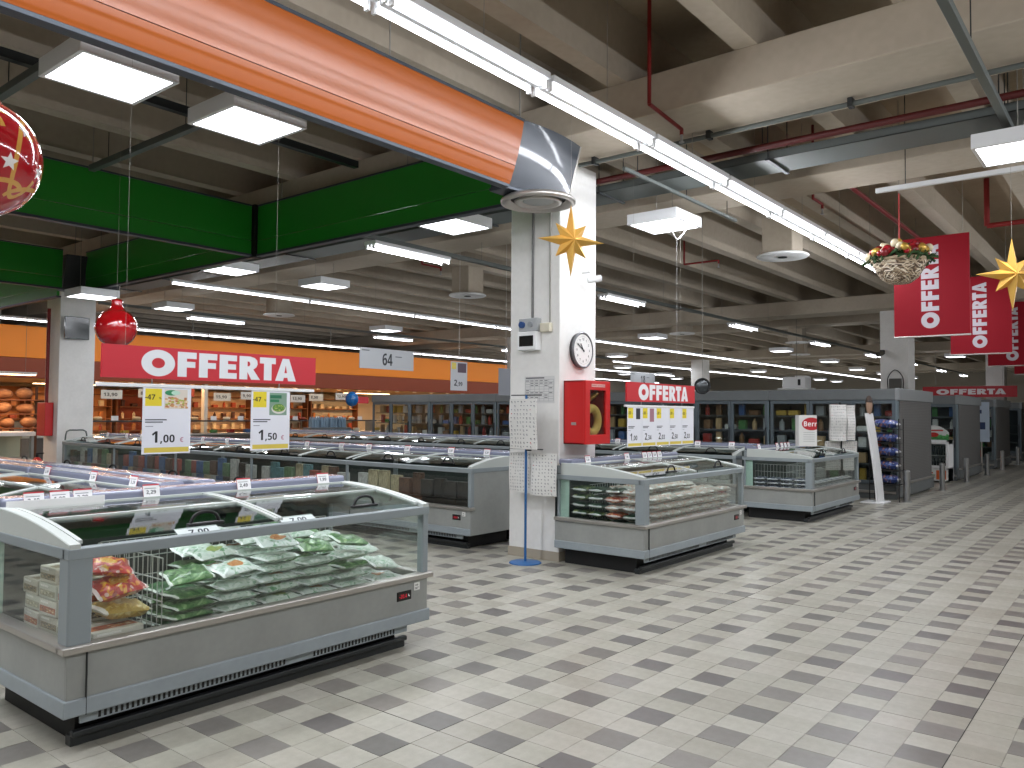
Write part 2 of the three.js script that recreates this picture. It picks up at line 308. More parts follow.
function capital(x, z, m, label) {
  const t = thing('pillar_capital', label, 'capital', [x, 0, z]), W = 0.975;
  const pts = []; for (let i = 0; i <= 16; i++) { const k = i / 16; pts.push([W * k, 0.05 * (1 - (2 * k - 1) ** 2)]); }
  pts.push([W, -0.2], [0, -0.2]);
  const up = new THREE.Matrix4().makeRotationX(-Math.PI / 2), flip = pts.map(([a, b]) => [a, -b]).reverse();
  const lean = (g) => { const p = g.attributes.position; for (let i = 0; i < p.count; i++) { const h = (p.getY(i) - FB) * 0.84; p.setXYZ(i, p.getX(i), FB + h, p.getZ(i) + h * 0.29); } g.computeVertexNormals(); return toCreasedNormals(g, 0.5); };
  part(t, 'cover', lean(new B().extrude(flip, FT - FB - 0.01, T4(0, FB + 0.03, 0).multiply(up)).done()), m);
  part(t, 'corner_bead', lean(rbx(W - 0.008, W + 0.01, FB + 0.02, FT + 0.02, -0.02, 0.008, 0.004)), M.alu);
  part(t, 'base_rim', new B().extrude(flip.map(([a, b]) => [a * 1.01 - 0.005, b * 1.01]), 0.03, T4(0, FB, 0).multiply(up)).done(), M.trimGrey);
  for (const dx of [0.2, 0.8]) hang(t, dx, FT - 0.12, 0.0, 0.008, M.cable, 'hanger');
  return t;
}
capital(5.73, -4.71, M.capital, 'glossy grey curved capital at the head of the clock pillar');
capital(5.92, -14.95, std(0x26292c, 0.45), 'matt black capital at the head of the far pillar');
function ringDiffuser(x, y, z, label) {
  const t = thing('air_diffuser', label, 'air vent', [x, y, z]);
  part(t, 'outer_ring', lathe([[0.27, 0.05], [0.33, 0.0], [0.365, 0.01], [0.37, 0.035], [0.34, 0.06], [0.3, 0.07]], 36), M.alu);
  part(t, 'throat', lathe([[0.3, 0.06], [0.27, 0.06], [0.22, 0.062], [0.001, 0.062]], 36), M.black);
  part(t, 'inner_ring', lathe([[0.15, 0.035], [0.19, 0.01], [0.225, 0.012], [0.235, 0.03], [0.2, 0.05]], 36), M.alu);
  part(t, 'disc', lathe([[0.001, 0.02], [0.14, 0.025], [0.16, 0.035], [0.001, 0.045]], 36), std(0x9a9d9c, 0.4, 0.4));
}
ringDiffuser(6.19, 3.59, -4.68, 'round ringed air diffuser under the clock pillar capital');
ringDiffuser(6.41, 3.59, -15.0, 'round ringed air diffuser under the black far capital');
function discDiffuser(x, z, label, group) {
  const t = thing('ceiling_diffuser', label, 'air vent', [x, 4.02, z], 0, group);
  part(t, 'plate', lathe([[0.001, 0.02], [0.12, 0.015], [0.2, 0], [0.38, 0.012], [0.4, 0.03], [0.38, 0.05], [0.1, 0.07]], 30), M.white);
  part(t, 'core', lathe([[0.001, 0.004], [0.07, 0.006], [0.07, 0.02]], 16), M.black);
  part(t, 'neck', rbx(-0.24, 0.24, 0.05, 0.62, -0.24, 0.24, 0.02), M.concrete);
}
discDiffuser(12.4, -4.55, 'round white air diffuser above the red basket and banners');
discDiffuser(12.6, -11.4, 'round white air diffuser beside the clock pillar above the tall fridges');
discDiffuser(12.3, -17.7, 'round air diffuser above the numbered price sign');
for (const [x, z] of [[22.5, -11.4], [27.5, -9.6], [26.5, -4.6], [33, -11.4]]) discDiffuser(x, z, 'small dim round air diffuser among distant ceiling ribs', 'distant air diffusers');
// ---------------------------------------------------------------- services under the beams
{
  const t = thing('cable_tray', 'galvanised cable tray running along the big concrete beam', 'cable tray');
  part(t, 'tray_base', bx(7.8, 8.3, 4.12, 4.126, -20, 8), M.galv); part(t, 'side_rail', bx(7.8, 7.806, 4.12, 4.2, -20, 8), M.galv); part(t, 'side_rail', bx(8.294, 8.3, 4.12, 4.2, -20, 8), M.galv);
  for (let z = -19; z < 8; z += 2) { part(t, 'bracket', bx(7.76, 8.34, 4.1, 4.12, z - 0.02, z + 0.02), M.darkSteel); hang(t, 7.78, 4.12, z, 0.006, M.darkSteel, 'hanger'); hang(t, 8.32, 4.12, z, 0.006, M.darkSteel, 'hanger'); }
  const c = thing('conduit', 'thin grey conduit clamped under the big concrete beam', 'conduit');
  part(c, 'pipe', new B().rod([7.08, 4.222, -4.8], [7.08, 4.222, 8], 0.024).done(), M.galv);
  const k = new B(); for (let z = -4.6; z < 8; z += 1.3) k.box(7.04, 7.12, 4.19, 4.268, z - 0.02, z + 0.02); partsOf(c, 'clamp', k, M.darkSteel);
  const r = thing('sprinkler_main', 'dark red sprinkler main beside the galvanised cable tray', 'pipe');
  part(r, 'pipe', new B().rod([7.64, 4.2, -20], [7.64, 4.2, 8], 0.034, 10).done(), M.redMain);
  for (let z = -18; z < 8; z += 3) hang(r, 7.64, 4.24, z, 0.006, M.darkSteel, 'hanger');
}
function sprinkler(label, pts, r = 0.018, group) { const t = thing('sprinkler_pipe', label, 'pipe', [0, 0, 0], 0, group); pts[0][1] = ceilY(pts[0][0], pts[0][2]) - 0.014; const b = new B(); for (let i = 1; i < pts.length; i++) b.rod(pts[i - 1], pts[i], r, 8); part(t, 'pipe', b.done(), M.redPipe); const e = pts[pts.length - 1]; part(t, 'sprinkler_head', new B().cyl(e[0], e[1] - 0.07, e[1], e[2], 0.012, 8).cyl(e[0], e[1] - 0.075, e[1] - 0.065, e[2], 0.025, 10).done(), M.steel); }
sprinkler('red sprinkler pipe bending down round the concrete beam above the tube strip', [[6.02, 5.24, -3.36], [6.02, 4.22, -3.36], [6.7, 4.2, -3.4], [6.7, 4.15, -3.4]]);
sprinkler('short red sprinkler drop beside the tube strip before the basket', [[10.2, 5.2, -3.35], [10.2, 4.3, -3.35], [10.56, 4.3, -3.35], [10.56, 4.24, -3.35]]);
sprinkler('short red sprinkler drop below the green fascia', [[10.4, 5.2, -10.55], [10.4, 4.3, -10.55], [10.9, 4.3, -10.55], [10.9, 4.24, -10.55]]);
sprinkler('short red sprinkler drop between ribs beside the hanging cord', [[13.9, 5.2, -7.0], [13.9, 4.42, -7.0], [13.9, 4.42, -6.3], [13.9, 4.36, -6.3]]);
sprinkler('dark red pipe crossing under the ribs behind the first red banner', [[14.15, 5.2, -2.0], [14.15, 4.5, -2.0], [14.15, 4.5, 3], [14.15, 4.45, 3]], 0.04);
sprinkler('dark red pipe running beside a rib above the flower basket', [[10.6, 5.2, -3.08], [10.6, 4.55, -3.08], [18, 4.55, -3.08], [18, 4.5, -3.08]], 0.03);
function strut(label, p, q, w = 0.05, m = M.galv) {
  const t = thing('support_strut', label, 'strut'), a = new THREE.Vector3(...p), b = new THREE.Vector3(...q), along = Math.abs(b.x - a.x) > Math.abs(b.z - a.z);
  part(t, 'channel', along ? rbx(p[0], q[0], p[1] - w / 2, p[1] + w / 2, p[2] - w / 2, p[2] + w / 2, 0.004) : rbx(p[0] - w / 2, p[0] + w / 2, p[1] - w / 2, p[1] + w / 2, Math.min(p[2], q[2]), Math.max(p[2], q[2]), 0.004), m);
  for (const k of [0.1, 0.5, 0.9]) { const c = a.clone().lerp(b, k); hang(t, c.x, c.y + w / 2, c.z, 0.005, M.darkSteel, 'hanger'); }
}
strut('grey steel strut crossing between the two near panel lights', [4.0, 4.3, -9.4], [4.0, 4.3, -5.3], 0.07);
strut('grey steel strut behind the gold-patterned bauble', [2.55, 4.3, -9.4], [2.55, 4.3, -5.9], 0.07);
strut('black slotted busbar running behind the near panel lights', [-5, 4.46, -7.3], [6.1, 4.46, -7.3], 0.08, M.darkSteel);
strut('grey steel strut slanting under the beam toward the cut panel light', [4.2, 4.04, -0.95], [8.1, 4.04, -0.95], 0.06);
strut('white channel hung beside the cut panel light', [9.1, 3.97, -2.32], [9.1, 3.97, 0.6], 0.05, M.white);
strut('thin grey conduit from the clock pillar under the beam', [7.0, 4.06, -4.2], [9.8, 4.06, -4.2], 0.035);
// white cord looped under the panel light
{ const t = thing('white_cord', 'white cord looped below the panel light beside the gold star', 'cord'); part(t, 'loop', new B().tube([[8.3, 3.8, -4.4], [8.38, 3.7, -4.38], [8.47, 3.61, -4.36], [8.58, 3.68, -4.34], [8.68, 3.8, -4.32]], 0.007, 6).done(), M.white); part(t, 'string', new B().rod([8.47, 3.61, -4.36], [8.47, 2.2, -4.36], 0.001, 5).done(), M.white); }
// ---------------------------------------------------------------- Christmas decorations
function bauble(label, x, y, z, m, turn = 0) {
  const t = thing('christmas_bauble', label, 'bauble', [x, y, z], turn);
  part(t, 'ball', new THREE.SphereGeometry(0.192, 40, 28), m);
  part(t, 'neck', lathe([[0.11, 0.152], [0.075, 0.18], [0.055, 0.21], [0.05, 0.25], [0.055, 0.27], [0.03, 0.285], [0.001, 0.287]], 20), m);
  hang(t, 0, 0.285, 0, 0.001, M.cable, 'hanging_wire');
}
const swirlTex = canvas(1024, 512, (c, w, h) => {
  c.fillStyle = '#b01220'; c.fillRect(0, 0, w, h); c.lineWidth = 14; c.strokeStyle = '#d9a04a';
  for (let i = 0; i < 9; i++) { const x = i * w / 8; c.beginPath(); c.ellipse(x, h * 0.52, 46, 120, 0.15, 0.4, 5.6); c.stroke(); c.beginPath(); c.ellipse(x + 60, h * 0.36, 66, 44, 0.2, 2.2, 6.6); c.stroke(); c.beginPath(); c.ellipse(x + 40, h * 0.74, 90, 34, -0.2, 3.4, 6.1); c.stroke(); }
  c.fillStyle = '#f1ecec';
  for (let i = 0; i < 10; i++) for (const [dx, dy, s] of [[20, 190, 24], [78, 290, 26], [50, 120, 14]]) { const x = i * w / 9 + dx, y = dy; c.beginPath(); for (let k = 0; k < 10; k++) { const a = k * Math.PI / 5, q = k % 2 ? s * 0.45 : s; c.lineTo(x + Math.sin(a) * q, y - Math.cos(a) * q); } c.fill(); }
});
bauble('big shiny red bauble with gold swirls and white stars, cut by the picture edge', 0.905, 2.37, -2.98, phys(0xffffff, { map: swirlTex, roughness: 0.12, clearcoat: 1, clearcoatRoughness: 0.04 }), 0.6);
bauble('plain shiny red bauble hanging behind the large OFFERTA sign', 3.66, 2.36, -7.96, phys(0xa30c14, { roughness: 0.1, clearcoat: 1, clearcoatRoughness: 0.03 }));
function goldStar(label, x, y, z, turn) {
  const t = thing('gold_star', label, 'star decoration', [x, y, z], turn), pos = [], ring = [];
  for (let i = 0; i < 16; i++) { const a = i * Math.PI / 8, r = i % 2 ? 0.12 : i % 4 === 0 ? 0.34 : 0.22; ring.push([Math.sin(a) * r, Math.cos(a) * r]); }
  for (const s of [1, -1]) for (let i = 0; i < 16; i++) { const a = ring[i], b = ring[(i + 1) % 16]; const tri = [[0, 0, 0.085 * s], [b[0], b[1], 0], [a[0], a[1], 0]]; if (s < 0) tri.reverse(); pos.push(...tri.flat()); }
  const g = new THREE.BufferGeometry(); g.setAttribute('position', new THREE.Float32BufferAttribute(pos, 3)); g.setAttribute('uv', new THREE.Float32BufferAttribute(new Array(pos.length / 3 * 2).fill(0), 2)); g.computeVertexNormals();
  part(t, 'star_body', g, M.gold); hang(t, 0, 0.34, 0, 0.001, M.cable, 'hanging_wire');
}
goldStar('eight-pointed gold star hanging before the clock pillar', 6.06, 3.15, -4.2, -0.55);
goldStar('eight-pointed gold star cut by the picture edge beside the banners', 8.6, 2.86, -1.02, -0.9);
{
  const t = thing('flower_basket', 'hanging wicker basket of baubles and greenery on a red ribbon', 'basket', [10.0, 3.28, -2.3]);
  const wick = canvas(512, 256, (c, w, h) => { c.fillStyle = '#5b4a3a'; c.fillRect(0, 0, w, h); for (let i = 0; i < 1500; i++) { c.strokeStyle = pick(['#d8c8ae', '#b9a58a', '#efe4d0', '#8c755c']); c.lineWidth = 2 + rnd() * 3; const x = rnd() * w, y = rnd() * h, a = pick([0.6, -0.6, 0.1]); c.beginPath(); c.moveTo(x, y); c.lineTo(x + 26 * Math.cos(a), y + 26 * Math.sin(a)); c.stroke(); } });
  part(t, 'bowl', lathe([[0.001, -0.2], [0.12, -0.19], [0.2, -0.13], [0.26, -0.03], [0.3, 0.07], [0.285, 0.07], [0.24, -0.02], [0.001, -0.15]], 32), std(0xffffff, 0.8, 0, { map: wick, bumpMap: wick, bumpScale: 0.01 }));
  part(t, 'rim', new THREE.TorusGeometry(0.295, 0.018, 8, 32).rotateX(Math.PI / 2).translate(0, 0.07, 0), std(0xb9a58a, 0.8));
  const cols = [std(0x9c1020, 0.2), std(0xc9a24a, 0.3, 0.5), std(0xe4d8b8, 0.3), std(0x7c0d18, 0.25)], sg = new THREE.SphereGeometry(0.052, 12, 9);
  for (let i = 0; i < 60; i++) { const a = rnd() * 6.28, r = i % 2 ? 0.31 * Math.sqrt(rnd()) : rr(0.24, 0.34); const o = part(t, 'ornament_ball', sg, pick(cols)); o.position.set(Math.cos(a) * r, 0.09 + 0.16 * (1 - r / 0.36) + rnd() * 0.09, Math.sin(a) * r); o.scale.setScalar(rr(0.6, 1.1)); }
  const lf = new B(); for (let i = 0; i < 320; i++) { const a = rnd() * 6.28, r = rr(0.05, 0.36); lf.add(new THREE.ConeGeometry(0.022, 0.14, 4), new THREE.Matrix4().compose(new THREE.Vector3(Math.cos(a) * r, 0.08 + rnd() * 0.17 * (1.2 - r / 0.34), Math.sin(a) * r), new THREE.Quaternion().setFromEuler(new THREE.Euler(rr(-1.4, 1.4), rr(0, 6), rr(-1.4, 1.4))), new THREE.Vector3(1, 1, 0.4))); }
  part(t, 'greenery', lf.done(), std(0x2d4a22, 0.8)).userData.kind = 'stuff';
  part(t, 'ribbon', new B().rbox(-0.02, 0.02, 0.15, 0.86, -0.004, 0.004, 0.003).tube([[0, 0.2, 0], [0.18, 0.12, 0], [0.29, 0.08, 0]], 0.01, 6).tube([[0, 0.2, 0], [-0.18, 0.12, 0], [-0.29, 0.08, 0]], 0.01, 6).done(), std(0xc43a3a, 0.5));
  hang(t, 0, 0.86, 0, 0.004, M.cable, 'hanging_wire');
}
// ---------------------------------------------------------------- chest freezers
function loc(pos, turn, [x, y, z]) { const c = Math.cos(turn), s = Math.sin(turn); return [pos[0] + x * c + z * s, pos[1] + y, pos[2] - x * s + z * c]; }
const along = new THREE.Matrix4().makeRotationY(Math.PI / 2);      // profile (depth, height) swept along x
const displayTex = canvas(128, 48, (c, w, h) => { c.fillStyle = '#060606'; c.fillRect(0, 0, w, h); c.fillStyle = '#e0203a'; c.font = 'bold 34px sans-serif'; c.fillText('-20.4', 10, 36); c.fillStyle = '#f4f4f4'; c.beginPath(); c.moveTo(96, 10); c.lineTo(116, 34); c.lineTo(100, 30); c.fill(); });
const displayMat = new THREE.MeshStandardMaterial({ color: 0x050505, emissive: 0xffffff, emissiveMap: displayTex, emissiveIntensity: 0.45, roughness: 0.3 });
const stickerTex = canvas(64, 64, (c, w, h) => { c.fillStyle = '#e8e8e4'; c.fillRect(0, 0, w, h); c.fillStyle = '#222'; c.font = 'bold 20px sans-serif'; c.fillText('C40', 10, 28); c.fillRect(8, 40, 46, 4); c.fillRect(8, 50, 30, 4); });
const stickerMat = std(0xffffff, 0.6, 0, { map: stickerTex });
const freezerCache = {};
function freezer(name, label, group, pos, turn, L, D, left, right, lids, display) {
  const t = thing(name, label, 'freezer', pos, turn, group), key = [L, D, left, right, lids].join();
  const A = D - 0.2, arc = (a) => 0.925 + 0.1 * (1 - (1 - Math.min(1, a / A)) ** 1.8);
  if (!freezerCache[key]) {
    const f = freezerCache[key] = {}, eL = left === 'open' ? 0 : 1, eR = right === 'open' ? 0 : 1;
    const sweep = (pts, x0, x1) => new B().extrude(pts, x1 - x0, T4(x0, 0, 0).multiply(along)).done();
    const arcBand = (a0, a1, lo, hi) => { const p = []; for (let i = 0; i <= 9; i++) { const a = a0 + (a1 - a0) * i / 9; p.push([a, arc(a) + lo]); } for (let i = 9; i >= 0; i--) { const a = a0 + (a1 - a0) * i / 9; p.push([a, arc(a) + hi]); } return p; };
    f.plinth = new B().box(0.1 * eL, L - 0.16 * eR, 0, 0.165, -D + 0.06, -0.14).done();
    f.kick = new B().rbox(0.06 * eL, L - 0.12 * eR, 0.045, 0.075, -0.1, -0.06, 0.008).rbox(0.06 * eL, L - 0.12 * eR, 0, 0.05, -0.14, -0.085, 0.004);
    const v = new B().box(0.08 * eL, L - 0.15 * eR, 0.115, 0.162, -0.05, -0.035); f.vent = v.done();
    const sl = new B(); for (let x = 0.16; x < L - 0.25; x += 0.026) if (x < L * 0.52 || x > L * 0.6) sl.box(x, x + 0.012, 0.122, 0.156, -0.036, -0.033); f.slots = sl.done();
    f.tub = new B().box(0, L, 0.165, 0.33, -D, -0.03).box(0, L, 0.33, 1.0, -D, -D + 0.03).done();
    f.front = new B().rbox(0, L, 0.165, 0.452, -0.032, 0, 0.006).done();
    f.band = new B().rbox(0, L, 0.165, 0.243, -0.02, 0.012, 0.008).done();
    f.seam = bx(0.083, 0.086, 0.165, 0.45, -0.01, 0.0128);
    f.ledge = new B().rbox(-0.03 * eL, L + 0.03 * eR, 0.45, 0.485, -0.05, 0.03, 0.008).done();
    f.sideL = left === 'open' ? null : new B().rbox(-0.002, 0.03, 0.165, left === 'solid' ? 0.9 : 0.452, -D, -0.01, 0.006).done();
    f.sideR = right === 'open' ? null : new B().rbox(L - 0.03, L + 0.002, 0.165, right === 'solid' ? 0.9 : 0.452, -D, -0.01, 0.006).done();
    const sb = new B(); if (left === 'glass') sb.rbox(-0.014, 0.01, 0.165, 0.243, -D, 0.012, 0.006); if (right === 'glass') sb.rbox(L - 0.01, L + 0.014, 0.165, 0.243, -D, 0.012, 0.006); f.sideBand = sb;
    const lg = new B(); if (left === 'glass') lg.rbox(-0.03, 0.05, 0.45, 0.485, -D, -0.02, 0.008); if (right === 'glass') lg.rbox(L - 0.05, L + 0.03, 0.45, 0.485, -D, -0.02, 0.008); f.sideLedge = lg;
    f.glass = new B().box(0.04, L - 0.04, 0.48, 0.88, -0.024, -0.016).done();
    f.endGlass = new B().box(-0.004, 0.004, 0.48, 0.88, -D + 0.05, -0.04).done();
    f.postL = rbx(left === 'open' ? 0 : -0.004, left === 'open' ? 0.02 : 0.105, 0.48, 0.89, left === 'open' ? -0.03 : -0.1, 0.002, 0.01);
    f.postR = rbx(right === 'open' ? L - 0.02 : L - 0.045, right === 'open' ? L : L + 0.004, 0.48, 0.89, right === 'open' ? -0.03 : -0.06, 0.002, 0.01);
    f.postB = new B().rbox(0, 0.04, 0.48, 0.9, -D, -D + 0.05, 0.008).rbox(L - 0.04, L, 0.48, 0.9, -D, -D + 0.05, 0.008);
    f.frame = new B().rbox(-0.008 * eL, L + 0.008 * eR, 0.868, 0.922, -0.06, 0.006, 0.008).done();
    const fs = new B(); if (eL) fs.rbox(-0.008, 0.06, 0.868, 0.922, -D, -0.03, 0.008); if (eR) fs.rbox(L - 0.06, L + 0.008, 0.868, 0.922, -D, -0.03, 0.008); f.frameSide = fs;
    const cap = [[0.0, 0.915]]; for (let i = 0; i <= 10; i++) { const a = 0.0 + (A + 0.12) * i / 10; cap.push([a, arc(a) + 0.012]); } cap.push([A + 0.12, 0.915]);
    f.cap = (x) => new B().extrude(cap, 0.045, T4(x, 0, 0).multiply(along), 0.004).done();
    f.capL = eL ? f.cap(0.0) : null; f.capR = eR ? f.cap(L - 0.045) : null;
    f.lidGlass = []; f.lidFrame = []; f.handles = [];
    const w = (L - 0.1) / lids;
    for (let i = 0; i < lids; i++) {
      const x0 = 0.05 + w * i + 0.004, x1 = x0 + w - 0.008;
      f.lidGlass.push(sweep(arcBand(0.07, A, 0.004, 0.009), x0 + 0.02, x1 - 0.02));
      const fr = new B();
      for (const xx of [x0, x1 - 0.022]) fr.extrude(arcBand(0.05, A, -0.002, 0.014), 0.022, T4(xx, 0, 0).multiply(along));
      for (const [a0, a1] of [[A * 0.52, A * 0.52 + 0.014], [A - 0.025, A]]) fr.extrude(arcBand(a0, a1, -0.002, 0.015), x1 - x0, T4(x0, 0, 0).multiply(along));
      f.lidFrame.push(fr.done());
      const hx = (x0 + x1) / 2 + 0.12, hy = arc(0.1) + 0.012;
      f.handles.push(new B().tube([[hx - 0.085, hy, -0.1], [hx - 0.06, hy + 0.045, -0.1], [hx, hy + 0.062, -0.1], [hx + 0.06, hy + 0.045, -0.1], [hx + 0.085, hy, -0.1]], 0.009, 6, 14).rbox(hx - 0.1, hx + 0.1, hy - 0.008, hy + 0.008, -0.115, -0.075, 0.006).done());
    }
    f.railBase = new B().box(0.0, L, 0.93, 1.012, -D + 0.02, -A - 0.01).done();
    f.rail = new B().rbox(0.01, L - 0.01, 1.014, 1.084, -D + 0.03, -A + 0.0, 0.022, 3).done();
    f.railEdge = bx(0.01, L - 0.01, 1.0, 1.014, -A - 0.03, -A + 0.012);
    f.disp = bx(L - 0.27, L - 0.155, 0.335, 0.385, 0.0, 0.006); f.bezel = rbx(L - 0.275, L - 0.15, 0.33, 0.39, -0.004, 0.004, 0.003);
  }
  const f = freezerCache[key];
  part(t, 'plinth', f.plinth, M.plinth); partsOf(t, 'kick_rail', f.kick, M.darkSteel);
  const v = part(t, 'vent_grille', f.vent, M.band); part(v, 'slot', f.slots, M.black).userData.kind = 'stuff';
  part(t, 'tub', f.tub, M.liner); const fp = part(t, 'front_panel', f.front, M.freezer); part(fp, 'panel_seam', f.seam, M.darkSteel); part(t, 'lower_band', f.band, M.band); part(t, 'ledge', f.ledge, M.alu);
  if (f.sideL) part(t, 'side_panel', f.sideL, M.freezer); if (f.sideR) part(t, 'side_panel', f.sideR, M.freezer);
  partsOf(t, 'lower_band', f.sideBand, M.band); partsOf(t, 'ledge', f.sideLedge, M.alu);
  part(t, 'front_glass', f.glass, M.glass);
  if (left === 'glass') part(t, 'end_glass', f.endGlass, M.glass).position.x = 0.02;
  if (right === 'glass') part(t, 'end_glass', f.endGlass, M.glass).position.x = L - 0.02;
  part(t, 'corner_post', f.postL, M.frame); part(t, 'corner_post', f.postR, M.frame); partsOf(t, 'rear_post', f.postB, M.frame);
  part(t, 'top_frame', f.frame, M.frame); partsOf(t, 'top_frame', f.frameSide, M.frame);
  if (f.capL) part(t, 'end_cap', f.capL, M.endcap); if (f.capR) part(t, 'end_cap', f.capR, M.endcap);
  for (let i = 0; i < lids; i++) { const l = part(t, 'lid', f.lidFrame[i], M.endcap); part(l, 'lid_glass', f.lidGlass[i], M.lid); part(l, 'handle', f.handles[i], M.black); }
  part(t, 'rail_base', f.railBase, M.frame); part(t, 'price_rail', f.rail, M.rail); part(t, 'rail_edge', f.railEdge, M.black);
  if (left === 'glass') part(t, 'inner_corner', bx(0.03, 0.045, 0.47, 0.88, -D + 0.04, -D + 0.15), M.mint);
  if (display) {
    const b = part(t, 'display', f.bezel, M.black); const s = sh(new THREE.Mesh(cardGeo(0.115, 0.05, 0.003), displayMat)); s.name = 'screen'; s.position.set(L - 0.2125, 0.36, 0.006); b.add(s);
    const k = part(t, 'sticker', cardGeo(0.05, 0.05, 0.002), stickerMat); k.position.set(L - 0.1, 0.405, 0.003);
  }
  return t;
}
// wire divider standing in a tub; returns a part of freezer t
function wireGrid(t, pts) {                                          // [x0,z0,x1,z1] in the freezer's own frame
  const b = new B(), [x0, z0, x1, z1] = pts, n = Math.max(2, Math.round(Math.hypot(x1 - x0, z1 - z0) / 0.05));
  for (let i = 0; i <= n; i++) { const k = i / n, x = x0 + (x1 - x0) * k, z = z0 + (z1 - z0) * k; b.rod([x, 0.335, z], [x, 0.8, z], 0.0028, 5); }
  for (const y of [0.8, 0.69, 0.58, 0.46]) b.rod([x0, y, z0], [x1, y, z1], 0.0036, 5);
  part(t, 'wire_divider', b.done(), M.wire);
}
// ---- goods
function pillow(w, d, h, s) {                                         // a soft bag lying flat, ends crimped
  seed = s; const nx = 9, nz = 7, pos = [], uv = [], idx = [], ph = [rr(0, 6), rr(0, 6), rr(0, 6), rr(0, 6)];
  for (const side of [1, -1]) for (let j = 0; j <= nz; j++) for (let i = 0; i <= nx; i++) {
    const u = i / nx, v = j / nz, e = Math.min(1, Math.min(u, 1 - u) * 6) ** 0.6 * Math.min(1, Math.min(v, 1 - v) * 5) ** 0.7;
    const lump = 1 + 0.22 * Math.sin(u * 11 + ph[0]) * Math.sin(v * 8 + ph[1]) + 0.14 * Math.sin(u * 21 + ph[2] + v * 9) ;
    const pinch = 1 - 0.09 * Math.sin(u * Math.PI) * (Math.abs(v - 0.5) * 2) ** 3;
    pos.push((u - 0.5) * w * (1 - 0.04 * Math.sin(v * 9 + ph[3])), h / 2 + side * h / 2 * e * (side > 0 ? lump * 0.82 : 1) + 0.012 * h * Math.sin(u * 13), (v - 0.5) * d * pinch);
    uv.push(u, side > 0 ? v : 1 - v);
  }
  const st = (nx + 1) * (nz + 1);
  for (let s2 = 0; s2 < 2; s2++) for (let j = 0; j < nz; j++) for (let i = 0; i < nx; i++) { const a = s2 * st + j * (nx + 1) + i, b = a + 1, c = a + nx + 1, e = c + 1; if (s2 === 0) idx.push(a, c, b, b, c, e); else idx.push(a, b, c, b, e, c); }
  const g = new THREE.BufferGeometry(); g.setAttribute('position', new THREE.Float32BufferAttribute(pos, 3)); g.setAttribute('uv', new THREE.Float32BufferAttribute(uv, 2)); g.setIndex(idx); g.computeVertexNormals(); return g;
}
const bagG = [11, 23, 37, 51].map((s) => pillow(0.25, 0.19, 0.055, s)), smallBagG = [5, 9].map((s) => pillow(0.2, 0.16, 0.06, s));
seed = 4242;
function bagTex(base, dabs, spot) {
  return canvas(256, 192, (c, w, h) => {
    c.fillStyle = base; c.fillRect(0, 0, w, h);
    for (let i = 0; i < 90; i++) { c.fillStyle = pick(dabs); c.globalAlpha = 0.75; c.beginPath(); c.ellipse(rnd() * w, rnd() * h, 5 + rnd() * 22, 3 + rnd() * 9, rnd() * 3, 0, 6.3); c.fill(); }
    c.globalAlpha = 1; if (spot) { c.fillStyle = spot[0]; c.beginPath(); c.ellipse(w * 0.55, h * 0.5, 52, 38, 0, 0, 6.3); c.fill(); for (let i = 0; i < 40; i++) { c.fillStyle = pick(spot); c.fillRect(w * 0.55 - 44 + rnd() * 80, h * 0.5 - 30 + rnd() * 54, 9, 6); } }
    c.fillStyle = 'rgba(255,255,255,0.85)'; c.fillRect(0, 0, 14, h); c.fillRect(w - 14, 0, 14, h);
  });
}
function plastic(tex) { return phys(0xffffff, { map: tex, roughness: 0.32, clearcoat: 0.4, clearcoatRoughness: 0.2 }); }
const G1 = ['#cfdccf', '#a8c2ac', '#e6eee6', '#7fa886', '#c4d4c8'];
const veg = [
  [plastic(bagTex('#cdd9cf', G1)), 'pale green-and-white bag of frozen vegetables piled in the front freezer'],
  [plastic(bagTex('#d5dfd6', [...G1, '#5d9466'], ['#8ca04a', '#c29a3c', '#567c34'])), 'white vegetable bag with a green-and-ochre picture in the front freezer'],
  [plastic(bagTex('#5f8a55', ['#42703e', '#7da56c', '#2f5a30', '#9cbc8a'])), 'leaf-green bag of frozen vegetables in the front freezer'],
  [plastic(bagTex('#d9e2dc', [...G1, '#b8cfc0'], ['#c98240', '#b5602c', '#d9b070'])), 'white vegetable bag with an orange picture in the front freezer'],
  [plastic(bagTex('#39663f', ['#28502e', '#4d8052', '#1f4226'])), 'dark green see-through bag of spinach in the front freezer'],
];
const redBag = plastic(bagTex('#b8322a', ['#d9a02c', '#e6c23c', '#c9281f', '#e8e0d8', '#8c1c18'], ['#dba83a', '#e9d089', '#c97f2a']));
const yellowBag = plastic(bagTex('#b89a4a', ['#cdb25c', '#a8873a', '#d9cc94']));
function put(name, label, cat, geo, m, p, rot, group, sc) { const o = single(name, label, cat, geo, m, p, 0, group); o.rotation.set(...rot); if (sc) o.scale.set(...sc); return o; }

